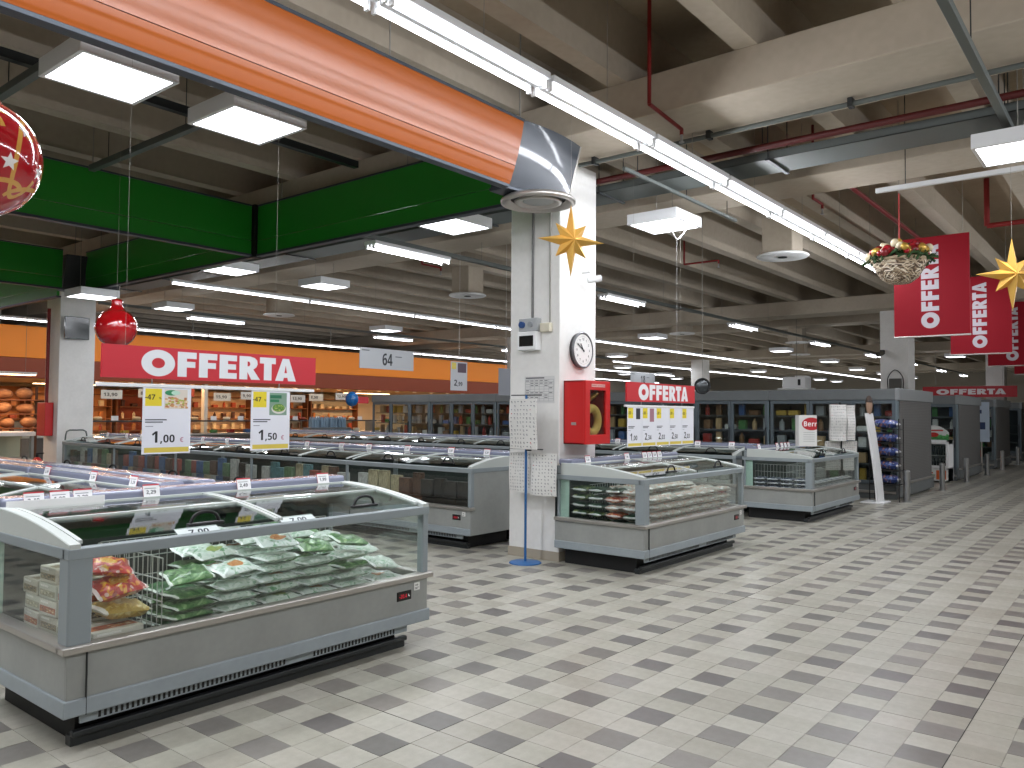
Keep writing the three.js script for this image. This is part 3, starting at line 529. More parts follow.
// F1: the large promotion freezer
const P1 = [1.58, 0, -3.83], f1 = freezer('promotion_freezer', 'large grey glass-sided chest freezer full of green vegetable bags', undefined, P1, 0, 2.28, 1.05, 'glass', 'glass', 2, true);
wireGrid(f1, [0.52, -0.86, 2.1, -0.86]); wireGrid(f1, [0.5, -0.84, 0.5, -0.12]);
const heights = [5, 6, 7, 7, 6, 4];
heights.forEach((n, ci) => {
  for (let row = 0; row < 3; row++) for (let k = 0; k < n - (row === 0 && ci % 2 ? 1 : 0); k++) {
    if (ci === 0 && row === 2) continue;
    const x = 0.665 + ci * 0.268 + rr(-0.006, 0.006), z = -0.17 - row * 0.215 + rr(-0.008, 0.008);
    const v = ci < 1 ? pick([4, 4, 2]) : pick([0, 0, 0, 1, 2, 3, 0]);
    put('frozen_vegetable_bag', veg[v][1] + ', ' + ordinal(ci) + ' stack', 'frozen food', pick(bagG), veg[v][0], [P1[0] + x, 0.338 + k * 0.0585, P1[2] + z], [rr(-0.04, 0.04), rr(-0.12, 0.12) + (rnd() < 0.5 ? Math.PI : 0), rr(-0.03, 0.03)], 'bags of frozen vegetables in the front freezer', [rr(0.93, 1.0), rr(0.8, 0.88), rr(0.94, 1.02)]);
  }
  // tipped bags lying loose on each stack
  for (const row of ci === 0 ? [0] : [0, 1, 2]) { const v = pick(ci < 1 ? [4, 2] : [0, 3, 1, 0, 2]); put('frozen_vegetable_bag', 'vegetable bag tipped on the ' + ordinal(ci) + ' stack, ' + ordinal(row) + ' from the front glass', 'frozen food', bagG[(ci + row) % 4], veg[v][0], [P1[0] + 0.665 + ci * 0.268, 0.338 + (n - (row === 0 && ci % 2 ? 1 : 0)) * 0.0585 + 0.03, P1[2] - 0.175 - row * 0.215], [rr(0.15, 0.3), rr(-0.22, 0.22), rr(-0.14, 0.14)], 'bags on top of the vegetable pile', [0.94, 0.95, 0.94]); }
});
// cartons and red bags in its end bay
const cartonTex = (a, b, s) => canvas(128, 64, (c, w, h) => { c.fillStyle = a; c.fillRect(0, 0, w, h); c.fillStyle = b; c.fillRect(6, 26, w - 12, 26); for (let i = 0; i < 24; i++) { c.fillStyle = pick(s); c.fillRect(8 + rnd() * 100, 28 + rnd() * 18, 12, 5); } c.fillStyle = '#f4f1ea'; c.fillRect(10, 6, 60, 9); });
const cartonMats = [['#c9c4b4', '#8a7c5c', ['#6b5a3c', '#b39b6a', '#4a4030']], ['#d8d4c8', '#b0522e', ['#7c3420', '#d08a52', '#e2c9a0']], ['#cfd0c2', '#a7a289', ['#857e5e', '#c6bf9c', '#d9d4bc']]].map((a) => std(0xffffff, 0.45, 0, { map: cartonTex(...a) }));
const cartonG = new RoundedBoxGeometry(0.25, 0.05, 0.19, 1, 0.005);
for (let row = 0; row < 4; row++) for (let k = 0; k < 5; k++) {
  if (row === 0 && k > 1) continue; if (k > 4 - (row % 2)) continue;
  put('frozen_carton', 'flat pale carton, ' + ordinal(row) + ' stack of the end bay in the front freezer', 'frozen food', cartonG, cartonMats[(k + row) % 3], [P1[0] + 0.26 + rr(-0.01, 0.01), 0.38 + k * 0.083, P1[2] - 0.17 - row * 0.2], [0, rr(-0.05, 0.05), 0], 'cartons in the end bay', [1, 1.6, 1]);
}
const bigBag = pillow(0.24, 0.18, 0.085, 77); seed = 991;
put('frozen_snack_bag', 'yellow-brown bag lying on cartons behind the front glass', 'frozen food', bigBag, yellowBag, [P1[0] + 0.31, 0.535, P1[2] - 0.175], [0.1, 0.1, -0.1]);
put('frozen_snack_bag', 'red bag with golden food picture, middle of the end bay', 'frozen food', bigBag, redBag, [P1[0] + 0.29, 0.65, P1[2] - 0.18], [0.35, 0.1, 0.08]);
put('frozen_snack_bag', 'red and pink bag at the top of the end bay', 'frozen food', bigBag, redBag, [P1[0] + 0.26, 0.755, P1[2] - 0.2], [0.3, 2.9, 0.1], undefined, [0.85, 0.8, 0.9]);
// price cards lying under the lids and tags on the rail
const tagTex = (n) => canvas(128, 96, (c, w, h) => { c.fillStyle = '#f3f3f5'; c.fillRect(0, 0, w, h); c.fillStyle = '#c33a44'; c.fillRect(0, 0, w, 11); c.fillStyle = '#33363e'; c.font = 'bold 40px sans-serif'; c.fillText(n, 22, 74); c.fillStyle = '#8b8f98'; c.fillRect(12, 30, 90, 5); });
const tagMats = ['2,49', '1,99', '3,29', '2,29'].map((n) => std(0xffffff, 0.5, 0, { map: tagTex(n) })), tagG = cardGeo(0.1, 0.075, 0.003);
function tagE(pos, turn, x, D, label, group, k) { const p = loc(pos, turn, [x, 1.075, -D + 0.205]); const o = single('price_tag', label, 'price tag', tagG, tagMats[k % 4], p, turn, group); o.rotation.set(-0.25, turn, 0, 'YXZ'); }
[0.16, 0.29, 0.41, 0.8, 1.42, 2.06].forEach((x, i) => tagE(P1, 0, x, 1.05, ordinal(i) + ' price tag on the front freezer rail, counted from the carton bay', 'price tags on the front freezer', i));
const stripG = rbx(0, 0.5, 0, 0.052, 0, 0.004, 0.002);
single('paper_strip', 'blank white paper strip in the front freezer rail', 'label strip', stripG, M.white, [P1[0] + 0.02, 1.02, P1[2] - 0.826]);
const bigPrice = canvas(256, 96, (c, w, h) => { c.fillStyle = '#e6e8ea'; c.fillRect(0, 0, w, h); c.fillStyle = '#1d2230'; c.font = 'italic bold 64px sans-serif'; c.fillText('7,00', 60, 70); });
for (const x of [0.7, 1.75]) { const o = single('price_card', x < 1 ? 'white card marked 7,00 beside the lid handle in the front freezer' : 'white card lying by the second lid handle of the front freezer', 'price card', cardGeo(0.24, 0.09, 0.003), std(0xffffff, 0.6, 0, { map: bigPrice }), [P1[0] + x - (x > 1 ? 0.42 : 0), 0.912, P1[2] - 0.13]); o.rotation.set(-1.1, 0, 0); }

// F2: freezer against the clock pillar
const P2 = [6.79, 0, -3.84], f2 = freezer('promotion_freezer', 'grey glass-sided chest freezer standing against the clock pillar', undefined, P2, 0, 2.37, 1.05, 'glass', 'glass', 2, true);
wireGrid(f2, [0.35, -0.85, 2.2, -0.85]); wireGrid(f2, [0.33, -0.55, 0.33, -0.1]);
const F2m = [plastic(bagTex('#1d3a2a', ['#142c20', '#2c5440', '#0f2018', '#3c6446'])), plastic(bagTex('#28452c', ['#1a3020', '#8ca04a', '#3a5a38', '#a8b06a'])), plastic(bagTex('#b9bdb4', ['#c08a70', '#b06a50', '#d8d4cc', '#9c9c94', '#cfc2b4'])), plastic(bagTex('#c4c4bc', ['#c89a80', '#d8d8d2', '#a8a8a0', '#b87a58'])), plastic(bagTex('#b5482e', ['#d88a4a', '#8c2c20', '#e0b48a']))];
const F2l = ['dark green bag of frozen vegetables at the pillar freezer end', 'green bag with yellow print at the pillar freezer end', 'silvery pink bag of frozen fish in the pillar freezer', 'pale bag of frozen fish in the pillar freezer', 'orange-red bag of frozen food in the pillar freezer'];
for (let row = 0; row < 4; row++) for (let k = 0; k < 6; k++) { const v = row > 1 ? pick([0, 0, 1]) : k < 2 ? 0 : pick([2, 4, 0, 3]); put('frozen_food_bag', F2l[v] + ', ' + ordinal(row) + ' stack', 'frozen food', pick(bagG), F2m[v], [P2[0] + 0.185, 0.338 + k * 0.081, P2[2] - 0.21 - row * 0.2], [rr(-0.05, 0.05), rr(-0.08, 0.08), rr(-0.03, 0.03)], 'bags in the pillar freezer end', [1, 1.16, 0.95]); }
for (let ci = 0; ci < 7; ci++) for (let row = 0; row < 3; row++) for (let k = 0; k < 5 + (ci < 5 && row ? 1 : 0); k++) { const v = pick([2, 3, 2, 3, 3]); put('frozen_food_bag', F2l[v] + ', ' + ordinal(ci) + ' front stack', 'frozen food', pick(bagG), F2m[v], [P2[0] + 0.5 + ci * 0.262, 0.338 + k * 0.08, P2[2] - 0.155 - row * 0.21], [rr(-0.05, 0.05), rr(-0.1, 0.1), rr(-0.03, 0.03)], 'bags in the pillar freezer', [0.97, 1.16, 0.98]); }
[0.3, 1.1, 1.5, 1.62, 1.74, 1.86].forEach((x, i) => tagE(P2, 0, x, 1.05, ordinal(i) + ' price tag on the pillar freezer rail, counted from the pillar', 'price tags on the pillar freezer', i));

// F3: freezer carrying the plastic-bag dispenser
const P3 = [11.7, 0, -3.88], f3 = freezer('promotion_freezer', 'grey glass-sided chest freezer carrying the white carton and bag rolls', undefined, P3, 0, 2.3, 1.05, 'glass', 'glass', 2, true);
wireGrid(f3, [0.33, -0.98, 0.33, -0.1]); wireGrid(f3, [0.35, -0.5, 2.2, -0.5]);
const F3m = [plastic(bagTex('#1c2c44', ['#28406a', '#0f1a2c', '#e8ecf0', '#3a5480'])), plastic(bagTex('#c8cccc', ['#2a4060', '#9aa4a8', '#e8ecec']))];
for (let row = 0; row < 4; row++) for (let k = 0; k < 5; k++) put('frozen_food_bag', 'navy and white frozen food bag, ' + ordinal(row) + ' stack at the bag-roll freezer end', 'frozen food', pick(bagG), F3m[0], [P3[0] + 0.18, 0.338 + k * 0.0585, P3[2] - 0.205 - row * 0.205], [0, rr(-0.06, 0.06), 0], 'bags in the bag-roll freezer', [0.95, 0.9, 0.97]);
for (let ci = 0; ci < 7; ci++) for (let k = 0; k < 4; k++) put('frozen_food_bag', 'pale frozen food bag, ' + ordinal(ci) + ' low stack in the bag-roll freezer', 'frozen food', pick(bagG), F3m[1], [P3[0] + 0.5 + ci * 0.264, 0.338 + k * 0.0585, P3[2] - 0.16], [0, rr(-0.06, 0.06), 0], 'pale bags in the bag-roll freezer', [0.97, 0.9, 0.97]);
[0.15, 0.9, 1.1, 1.25, 1.4].forEach((x, i) => tagE(P3, 0, x, 1.05, ordinal(i) + ' price tag on the bag-roll freezer rail, counted from the pillar side', 'price tags on the bag-roll freezer', i));

// long island freezers in rows behind, two halves back to back
const packG = [new RoundedBoxGeometry(0.18, 0.22, 0.06, 1, 0.008), new RoundedBoxGeometry(0.19, 0.2, 0.07, 1, 0.008), new RoundedBoxGeometry(0.16, 0.27, 0.06, 1, 0.008)], packH = [0.22, 0.2, 0.27];
const packC = [['white', 0xe4e5df], ['brown', 0x7a5a48], ['blue', 0x5f82b8], ['green', 0x7ea278], ['red', 0xbe5e4c], ['cream', 0xdccfa8], ['black', 0x453f39], ['teal', 0x6fa0a6]];
const packTex = noiseTex(128, [150, 150, 150], [255, 255, 255], 9, 40, true);
const packM = packC.map(([, c]) => std(c, 0.4, 0, { map: scaled(packTex, 1) }));
function islandRow(x0, zNear, n, L, D, rowName, filled, colours) {
  for (let k = 0; k < n; k++) {
    const pos = [x0, 0, zNear - L * (k + 1)], first = k === 0;
    freezer('island_freezer', first ? 'end unit of the island freezer row ' + rowName + ', side facing the entrance' : ordinal(k) + ' unit of the island freezer row ' + rowName + ', side facing the entrance', first ? undefined : 'island freezers ' + rowName, pos, -Math.PI / 2, L, D, k === n - 1 ? 'solid' : 'open', first ? 'solid' : 'open', 2, first);
    freezer('island_freezer', first ? 'end unit of the island freezer row ' + rowName + ', side facing the tall fridges' : ordinal(k) + ' unit of the island freezer row ' + rowName + ', side facing the tall fridges', first ? undefined : 'rear island freezers ' + rowName, [x0 + 2 * D, 0, zNear - L * k], Math.PI / 2, L, D, first ? 'solid' : 'open', k === n - 1 ? 'solid' : 'open', 2, false);
    if (k < filled) for (let i = 0; i < 10; i++) for (const tier of [0, 1]) {          // two tiers of packets along the glass
      const c = rnd() < 0.3 ? Math.floor(rnd() * 8) : colours(k, i), gi = tier ? Math.floor(rnd() * 3) : 1, gh = packH[gi], x = 0.215 + i * (L - 0.43) / 9;
      const p = loc(pos, -Math.PI / 2, [x, (tier ? 0.552 : 0.345) + gh / 2, -0.11 - 0.05 * rnd()]);
      single('frozen_packet', packC[c][0] + ' packet on the ' + (tier ? 'upper' : 'lower') + ' tier of unit ' + ordinal(k) + ', island row ' + rowName, 'frozen food', packG[gi], packM[c], p, -Math.PI / 2 + rr(-0.06, 0.06), 'packets in the island freezers ' + rowName);
    }
    if (k < filled) [0.4, 1.2, 1.8].forEach((x, i) => tagE(pos, -Math.PI / 2, x, D, ordinal(i) + ' tiny price tag on rail unit ' + ordinal(k) + ' of the island row ' + rowName, 'price tags on island rail ' + rowName, i + k));
  }
}
islandRow(6.75, -6.03, 5, 2.16, 0.9, 'behind the clock pillar', 5, (k, i) => k === 0 ? (i > 5 ? 6 : i > 3 ? 1 : 5) : [[0, 5, 7], [3, 0, 2], [4, 2, 1], [1, 3, 0]][(k - 1) % 4][i % 3]);
islandRow(1.92, -5.02, 4, 2.16, 0.9, 'behind the front freezer', 1, () => 5);
islandRow(11.75, -5.06, 6, 2.16, 0.9, 'behind the bag-roll freezer', 2, () => 0);
// ---------------------------------------------------------------- lettering
function glyph(c, ch, x, y, h, sx) {
  const P = (pts) => { pts.forEach(([a, b], i) => (i ? c.lineTo(x + a * h * sx, y + b * h) : c.moveTo(x + a * h * sx, y + b * h))); c.closePath(); };
  c.beginPath();
  if (ch === 'O') { c.ellipse(x + 0.5 * h * sx, y + 0.5 * h, 0.52 * h * sx, 0.52 * h, 0, 0, 6.2832); c.closePath(); c.moveTo(x + 0.7 * h * sx, y + 0.5 * h); c.ellipse(x + 0.5 * h * sx, y + 0.5 * h, 0.2 * h * sx, 0.2 * h, 0, 0, 6.2832, true); }
  if (ch === 'F') P([[0, 0], [0.62, 0], [0.62, 0.26], [0.3, 0.26], [0.3, 0.38], [0.58, 0.38], [0.58, 0.62], [0.3, 0.62], [0.3, 1], [0, 1]]);
  if (ch === 'E') P([[0, 0], [0.62, 0], [0.62, 0.25], [0.3, 0.25], [0.3, 0.38], [0.59, 0.38], [0.59, 0.61], [0.3, 0.61], [0.3, 0.75], [0.62, 0.75], [0.62, 1], [0, 1]]);
  if (ch === 'R') { P([[0, 0], [0.4, 0], [0.56, 0.05], [0.66, 0.16], [0.68, 0.32], [0.63, 0.46], [0.52, 0.56], [0.78, 1], [0.44, 1], [0.3, 0.68], [0.3, 1], [0, 1]]); P([[0.3, 0.22], [0.3, 0.43], [0.37, 0.42], [0.4, 0.33], [0.37, 0.23]]); }
  if (ch === 'T') P([[0, 0], [0.62, 0], [0.62, 0.27], [0.46, 0.27], [0.46, 1], [0.16, 1], [0.16, 0.27], [0, 0.27]]);
  if (ch === 'A') { P([[0.27, 0], [0.53, 0], [0.82, 1], [0.5, 1], [0.47, 0.85], [0.33, 0.85], [0.3, 1], [-0.02, 1]]); P([[0.4, 0.3], [0.35, 0.64], [0.45, 0.64]]); }
  c.fill('evenodd');
  return { O: 1.1, F: 0.7, E: 0.71, R: 0.76, T: 0.62, A: 0.82 }[ch] * h * sx;
}
function offerta(c, x, y, h, sx) { for (const ch of 'OFFERTA') x += glyph(c, ch, x, y, h, sx); return x; }
const wordW = 1.1 + 0.7 * 2 + 0.71 + 0.76 + 0.62 + 0.8;
const signTex = (w, h, red, white, k) => canvas(w, h, (c) => { c.fillStyle = red; c.fillRect(0, 0, w, h); c.fillStyle = white; const th = h * k, sx = w * 0.73 / (wordW * th); offerta(c, w * 0.155, (h - th) / 2, th, sx); });
const bannerTex = canvas(384, 512, (c, w, h) => { c.fillStyle = '#8d0b1d'; c.fillRect(0, 0, w, h); c.save(); c.translate(w * 0.37, h * 0.925); c.rotate(-Math.PI / 2); c.fillStyle = '#c4bfc6'; const th = w * 0.235; offerta(c, 0, 0, th, h * 0.84 / (wordW * th)); c.restore(); });
function cardTex(pr, pct, pic, euro = true) {
  return canvas(256, 352, (c, w, h) => {
    c.fillStyle = '#e4e5ec'; c.fillRect(0, 0, w, h); c.fillStyle = '#e5cf2c'; c.fillRect(12, 6, 86, 92); c.fillStyle = '#33301c'; c.font = 'bold 38px sans-serif'; c.fillText(pct, 10, 64); c.font = '18px sans-serif'; c.fillText('%', 82, 62);
    pic(c); c.fillStyle = '#3c3d44'; c.font = 'bold 12px sans-serif'; c.fillRect(14, 168, 112, 6); c.fillRect(14, 180, 92, 6); c.fillStyle = '#8e9098'; c.fillRect(16, 204, 40, 4);
    c.fillStyle = '#15161c'; const [a, b] = pr.split(','); c.font = 'bold 84px sans-serif'; c.fillText(a, 46, 292); c.font = 'bold 58px sans-serif'; c.fillText(',' + b, 92, 292); c.fillStyle = '#b88a9a'; if (euro) { c.font = 'bold 38px sans-serif'; c.fillText('€', 198, 292); }
    c.fillStyle = '#dcc552'; c.fillRect(12, h - 34, w - 20, 26);
  });
}
const pics = [
  (c) => { c.fillStyle = '#d8cfc2'; c.fillRect(112, 8, 124, 104); c.fillStyle = '#2f8a5a'; c.beginPath(); c.ellipse(150, 26, 36, 15, 0, 0, 6.3); c.fill(); c.fillStyle = '#b9dcc8'; c.beginPath(); c.ellipse(172, 26, 24, 12, 0, 0, 6.3); c.fill(); for (let i = 0; i < 60; i++) { c.fillStyle = pick(['#c98f5c', '#a8b04a', '#d9b08a', '#b5764a', '#e6d3b0']); c.fillRect(114 + rnd() * 112, 48 + rnd() * 56, 14, 9); } },
  (c) => { c.fillStyle = '#7d9a86'; c.fillRect(118, 10, 116, 134); c.fillStyle = '#1f6a48'; c.fillRect(122, 24, 76, 20); c.fillStyle = '#2a7a50'; c.fillRect(122, 50, 60, 16); c.fillStyle = '#d8d4cc'; c.beginPath(); c.ellipse(180, 106, 48, 30, 0, 0, 6.3); c.fill(); c.fillStyle = '#5f8c3c'; c.beginPath(); c.ellipse(180, 100, 42, 24, 0, 0, 6.3); c.fill(); for (let i = 0; i < 26; i++) { c.fillStyle = pick(['#86a84a', '#4a7a30', '#a8b860']); c.fillRect(146 + rnd() * 64, 84 + rnd() * 30, 10, 6); } },
  (c) => { c.fillStyle = '#262a33'; c.fillRect(150, 10, 74, 96); }, (c) => { c.fillStyle = '#a0707c'; c.fillRect(140, 10, 80, 120); }, () => {}, () => {}, () => {},
];
function hangingSign(label, x0, x1, y0, y1, z, tex, railY) {
  const t = thing('hanging_sign', label, 'sign', [(x0 + x1) / 2, y0, z]), w = x1 - x0, h = y1 - y0;
  part(t, 'board', cardGeo(w, h, 0.02).translate(0, h / 2, 0), std(0xffffff, 0.5, 0, { map: tex }));
  if (railY) { part(t, 'card_rail', rbx(-w / 2 - 0.03, w / 2 - 0.01, railY - y0 - 0.012, railY - y0 + 0.012, -0.012, 0.012, 0.004), M.white); for (const s of [-0.6, 0.6]) part(t, 'rail_hook', new B().rod([s * w / 2, railY - y0, 0], [s * w / 2, 0.02, 0], 0.005, 5).done(), M.steel); }
  for (const s of [-0.82, 0.55]) hang(t, s * w / 2, h, 0, 0.0007, M.cable, 'hanging_string');
}
function hungCard(label, x, top, z, w, h, tex, group) { single('price_card', label, 'price card', cardGeo(w, h, 0.004), std(0xffffff, 0.5, 0, { map: tex }), [x, top - h / 2, z], 0, group); }
hangingSign('long red OFFERTA sign hanging above the front freezer', 2.29, 3.93, 1.76, 1.972, -5.17, signTex(1024, 132, '#c22633', '#dfe2e6', 0.8), 1.715);
hungCard('white price card showing a biscuit-coloured food picture, one euro', 2.725, 1.703, -5.165, 0.335, 0.44, cardTex('1,00', '-47', pics[0]));
hungCard('white price card showing a green bowl picture, one fifty', 3.53, 1.703, -5.165, 0.335, 0.44, cardTex('1,50', '-47', pics[1]));
hangingSign('short red OFFERTA sign hanging above the pillar freezer', 7.56, 9.2, 1.69, 1.905, -4.5, signTex(1024, 134, '#c0242c', '#e4e4e6', 0.82), 1.64);
['1,00', '2,34', '2,03', '2,50', '2,03'].forEach((p, i) => hungCard(ordinal(i) + ' of the five price cards below the OFFERTA sign by the pillar, priced ' + p, 7.735 + i * 0.32, 1.627, -4.495, 0.315, 0.44, cardTex(p, '-30', pics[2 + i], false), 'five price cards by the pillar'));
// numbered grey signs
const numTex = (n) => canvas(512, 144, (c, w, h) => { c.fillStyle = '#b4b7ba'; c.fillRect(0, 0, w, h); c.fillStyle = '#26282c'; c.font = 'bold 118px sans-serif'; c.save(); c.scale(0.78, 1); c.fillText(n, 260, 116); c.restore(); c.fillStyle = '#5a5e64'; c.fillRect(14, 14, 70, 7); c.fillRect(330, 46, 64, 7); });
hangingSign('light grey hanging sign numbered 64', 8.48, 9.67, 2.265, 2.6, -10, numTex('64'));
hangingSign('distant grey hanging sign numbered 18 behind the OFFERTA sign', 20.4, 21.85, 2.42, 2.78, -12, numTex('18'));
{
  const t = thing('hanging_sign', 'grey card priced 2,99 hanging before the orange fascia', 'sign', [10.84, 1.96, -10]);
  part(t, 'board', cardGeo(0.44, 0.53, 0.01).translate(0, 0.265, 0), std(0xffffff, 0.5, 0, { map: canvas(128, 160, (c, w, h) => { c.fillStyle = '#c3c5ca'; c.fillRect(0, 0, w, h); c.fillStyle = '#d9c65a'; c.fillRect(6, 6, 34, 36); c.fillStyle = '#5a4a58'; c.fillRect(52, 8, 68, 52); c.fillStyle = '#22242c'; c.font = 'bold 46px sans-serif'; c.fillText('2', 24, 134); c.font = 'bold 30px sans-serif'; c.fillText(',99', 50, 134); }) })); hang(t, 0, 0.53, 0, 0.003, M.white, 'hanging_string');
  const u = thing('hanging_sign', 'grey hanging card half hidden by the clock pillar', 'sign', [12.2, 1.9, -10]); part(u, 'board', cardGeo(0.44, 0.53, 0.01).translate(0, 0.265, 0), std(0x8d9096, 0.6)); hang(u, 0, 0.53, 0, 0.003, M.white, 'hanging_string');
}
// vertical red banners across the aisle
[12.9, 17.1, 21.4, 25.8].forEach((x, i) => {
  const t = thing('red_banner', ordinal(i) + ' tall red OFFERTA banner along the main aisle, counted from the flower basket', 'banner', [x, 2.73, -2.545], -Math.PI / 2);
  part(t, 'panel', cardGeo(1.0, 1.45, 0.03).translate(0, 0.725, 0), phys(0xffffff, { map: bannerTex, roughness: 0.55, specularIntensity: 0.4 }));
  part(t, 'base_rail', rbx(-0.505, 0.505, -0.02, 0.004, -0.022, 0.022, 0.006), M.alu);
  for (const s of [-0.42, 0.42]) hang(t, s, 1.45, 0, 0.004, M.cable, 'hanging_wire');
});
// ---------------------------------------------------------------- on and by the clock pillar
{
  const pz = [-5.25, -5.02];
  single('conduit', 'grey conduit running down the pillar to the electrical box', 'conduit', new B().rod([6.855, 2.57, pz[0]], [6.855, 3.74, pz[0]], 0.014).done(), std(0x6d6d6c, 0.6));
  single('conduit', 'thin pale conduit running down the pillar to the small junction box', 'conduit', new B().rod([6.86, 2.52, pz[1]], [6.86, 3.74, pz[1]], 0.009).done(), std(0x9a9890, 0.6));
  const e = thing('electrical_box', 'white electrical box with blue sockets and dark window on the pillar', 'electrical box', [6.87, 2.23, -5.265], -Math.PI / 2);
  part(e, 'housing', rbx(-0.125, 0.125, 0, 0.2, 0, 0.1, 0.01), M.white); part(e, 'window', rbx(-0.1, 0.09, 0.04, 0.155, 0.095, 0.105, 0.004), std(0x1c1d1c, 0.2));
  const s = part(e, 'socket_unit', rbx(-0.125, 0.125, 0.205, 0.345, 0, 0.08, 0.008), std(0xa8abac, 0.5)); part(s, 'socket_cap', new B().rod([-0.07, 0.275, 0.08], [-0.07, 0.275, 0.11], 0.035, 14).done(), std(0x2a4a80, 0.4)); part(s, 'socket_cap', new B().rod([0.04, 0.275, 0.08], [0.04, 0.275, 0.1], 0.03, 14).done(), std(0x8f9396, 0.4));
  single('junction_box', 'small cream junction box beside the electrical box', 'electrical box', rbx(6.81, 6.87, 2.42, 2.515, -5.12, -4.99, 0.008), std(0xd8d2be, 0.5));
  const notice = canvas(256, 192, (c, w, h) => { c.fillStyle = '#d2d2d0'; c.fillRect(0, 0, w, h); c.strokeStyle = '#7c7d80'; for (let i = 0; i < 9; i++) { c.strokeRect(8, 24 + i * 17, 240, 17); } for (let i = 0; i < 6; i++) c.strokeRect(8 + i * 40, 24, 40, 153); c.fillStyle = '#5b5c60'; for (let i = 0; i < 40; i++) c.fillRect(12 + Math.floor(rnd() * 6) * 40, 30 + Math.floor(rnd() * 9) * 17, 26, 5); c.fillRect(10, 8, 160, 9); });
  single('paper_notice', 'printed table sheet taped to the pillar', 'notice', cardGeo(0.4, 0.29, 0.003), std(0xffffff, 0.8, 0, { map: notice }), [6.866, 1.805, -5.16], -Math.PI / 2);
  const face = canvas(256, 256, (c, w) => { c.fillStyle = '#e2e2df'; c.fillRect(0, 0, w, w); c.fillStyle = '#2c2c2c'; c.font = 'bold 26px sans-serif'; c.textAlign = 'center'; for (let i = 1; i <= 12; i++) { const a = i * Math.PI / 6; c.fillText(String(i), 128 + 88 * Math.sin(a), 137 - 88 * Math.cos(a)); } for (let i = 0; i < 60; i++) { const a = i * Math.PI / 30; c.fillRect(127 + 110 * Math.sin(a), 127 - 110 * Math.cos(a), 3, 3); } });
  const k = thing('wall_clock', 'round wall clock with dark rim on the pillar above the red cabinet', 'clock', [7.24, 2.24, -4.9]);
  part(k, 'rim', new THREE.TorusGeometry(0.187, 0.014, 10, 40).translate(0, 0, 0.045), std(0x6e7072, 0.3, 0.5)); part(k, 'case', new THREE.CylinderGeometry(0.19, 0.19, 0.05, 40).rotateX(Math.PI / 2).translate(0, 0, 0.025), std(0x3a3a3c, 0.4));
  const dialG = new THREE.CircleGeometry(0.175, 40).translate(0, 0, 0.0515); part(k, 'dial', dialG, std(0xffffff, 0.5, 0, { map: face }));
  part(k, 'hour_hand', new B().box(-0.006, 0.006, -0.02, 0.085, 0.053, 0.056).done().rotateZ(0.62), M.black); part(k, 'minute_hand', new B().box(-0.004, 0.004, -0.02, 0.13, 0.057, 0.06).done().rotateZ(1.05), M.black);
  const cam = thing('security_camera', 'white security camera on the pillar below the gold star', 'camera', [7.3, 3.05, -4.9]);
  part(cam, 'bracket', new B().rod([0, 0.05, 0], [0, 0.05, 0.1], 0.016).rod([0, 0.05, 0.1], [0, -0.02, 0.13], 0.014).done(), M.white); part(cam, 'body', new B().rod([-0.05, -0.05, 0.1], [0.06, -0.02, 0.2], 0.035, 14).done(), M.white); part(cam, 'lens', new B().rod([0.06, -0.02, 0.2], [0.068, -0.018, 0.208], 0.026, 14).done(), M.black);
  // fire hose cabinet
  const c = thing('fire_hose_cabinet', 'red metal fire cabinet with a glazed door on the pillar', 'cabinet', [6.95, 1.23, -4.9]);
  const W = 0.48, H = 0.67, D = 0.28;
  part(c, 'body', new B().box(0, 0.012, 0, H, 0, D - 0.03).box(W - 0.012, W, 0, H, 0, D - 0.03).box(0, W, 0, 0.012, 0, D - 0.03).box(0, W, H - 0.012, H, 0, D - 0.03).box(0, W, 0, H, 0, 0.012).done(), M.red);
  const d = part(c, 'door', new B().rbox(0, 0.085, 0, H, D - 0.032, D, 0.006).rbox(W - 0.085, W, 0, H, D - 0.032, D, 0.006).rbox(0.08, W - 0.08, 0, 0.1, D - 0.032, D, 0.006).rbox(0.08, W - 0.08, H - 0.1, H, D - 0.032, D, 0.006).done(), M.red);
  part(d, 'door_pane', bx(0.08, W - 0.08, 0.095, H - 0.095, D - 0.022, D - 0.016), M.dark_glass);
  part(d, 'door_label', cardGeo(0.26, 0.03, 0.002).translate(W / 2, H - 0.05, D + 0.001), std(0xffffff, 0.6, 0, { map: canvas(256, 32, (x, w, h) => { x.fillStyle = '#d8b0a8'; x.fillRect(0, 0, w, h); x.fillStyle = '#a02020'; x.font = 'bold 24px sans-serif'; x.fillText('IDRANTE ANTINCENDIO', 2, 25); }) }));
  part(c, 'lock', rbx(-0.006, 0.002, 0.2, 0.23, 0.1, 0.16, 0.003), M.alu);
  part(c, 'hose_coil', new THREE.TorusGeometry(0.13, 0.045, 10, 26).translate(W / 2, 0.25, 0.19), std(0xd9b25c, 0.7)); part(c, 'nozzle', new B().rod([W / 2 - 0.08, 0.46, 0.19], [W / 2 + 0.1, 0.54, 0.19], 0.03).done(), std(0xa67c30, 0.35, 0.7));
}
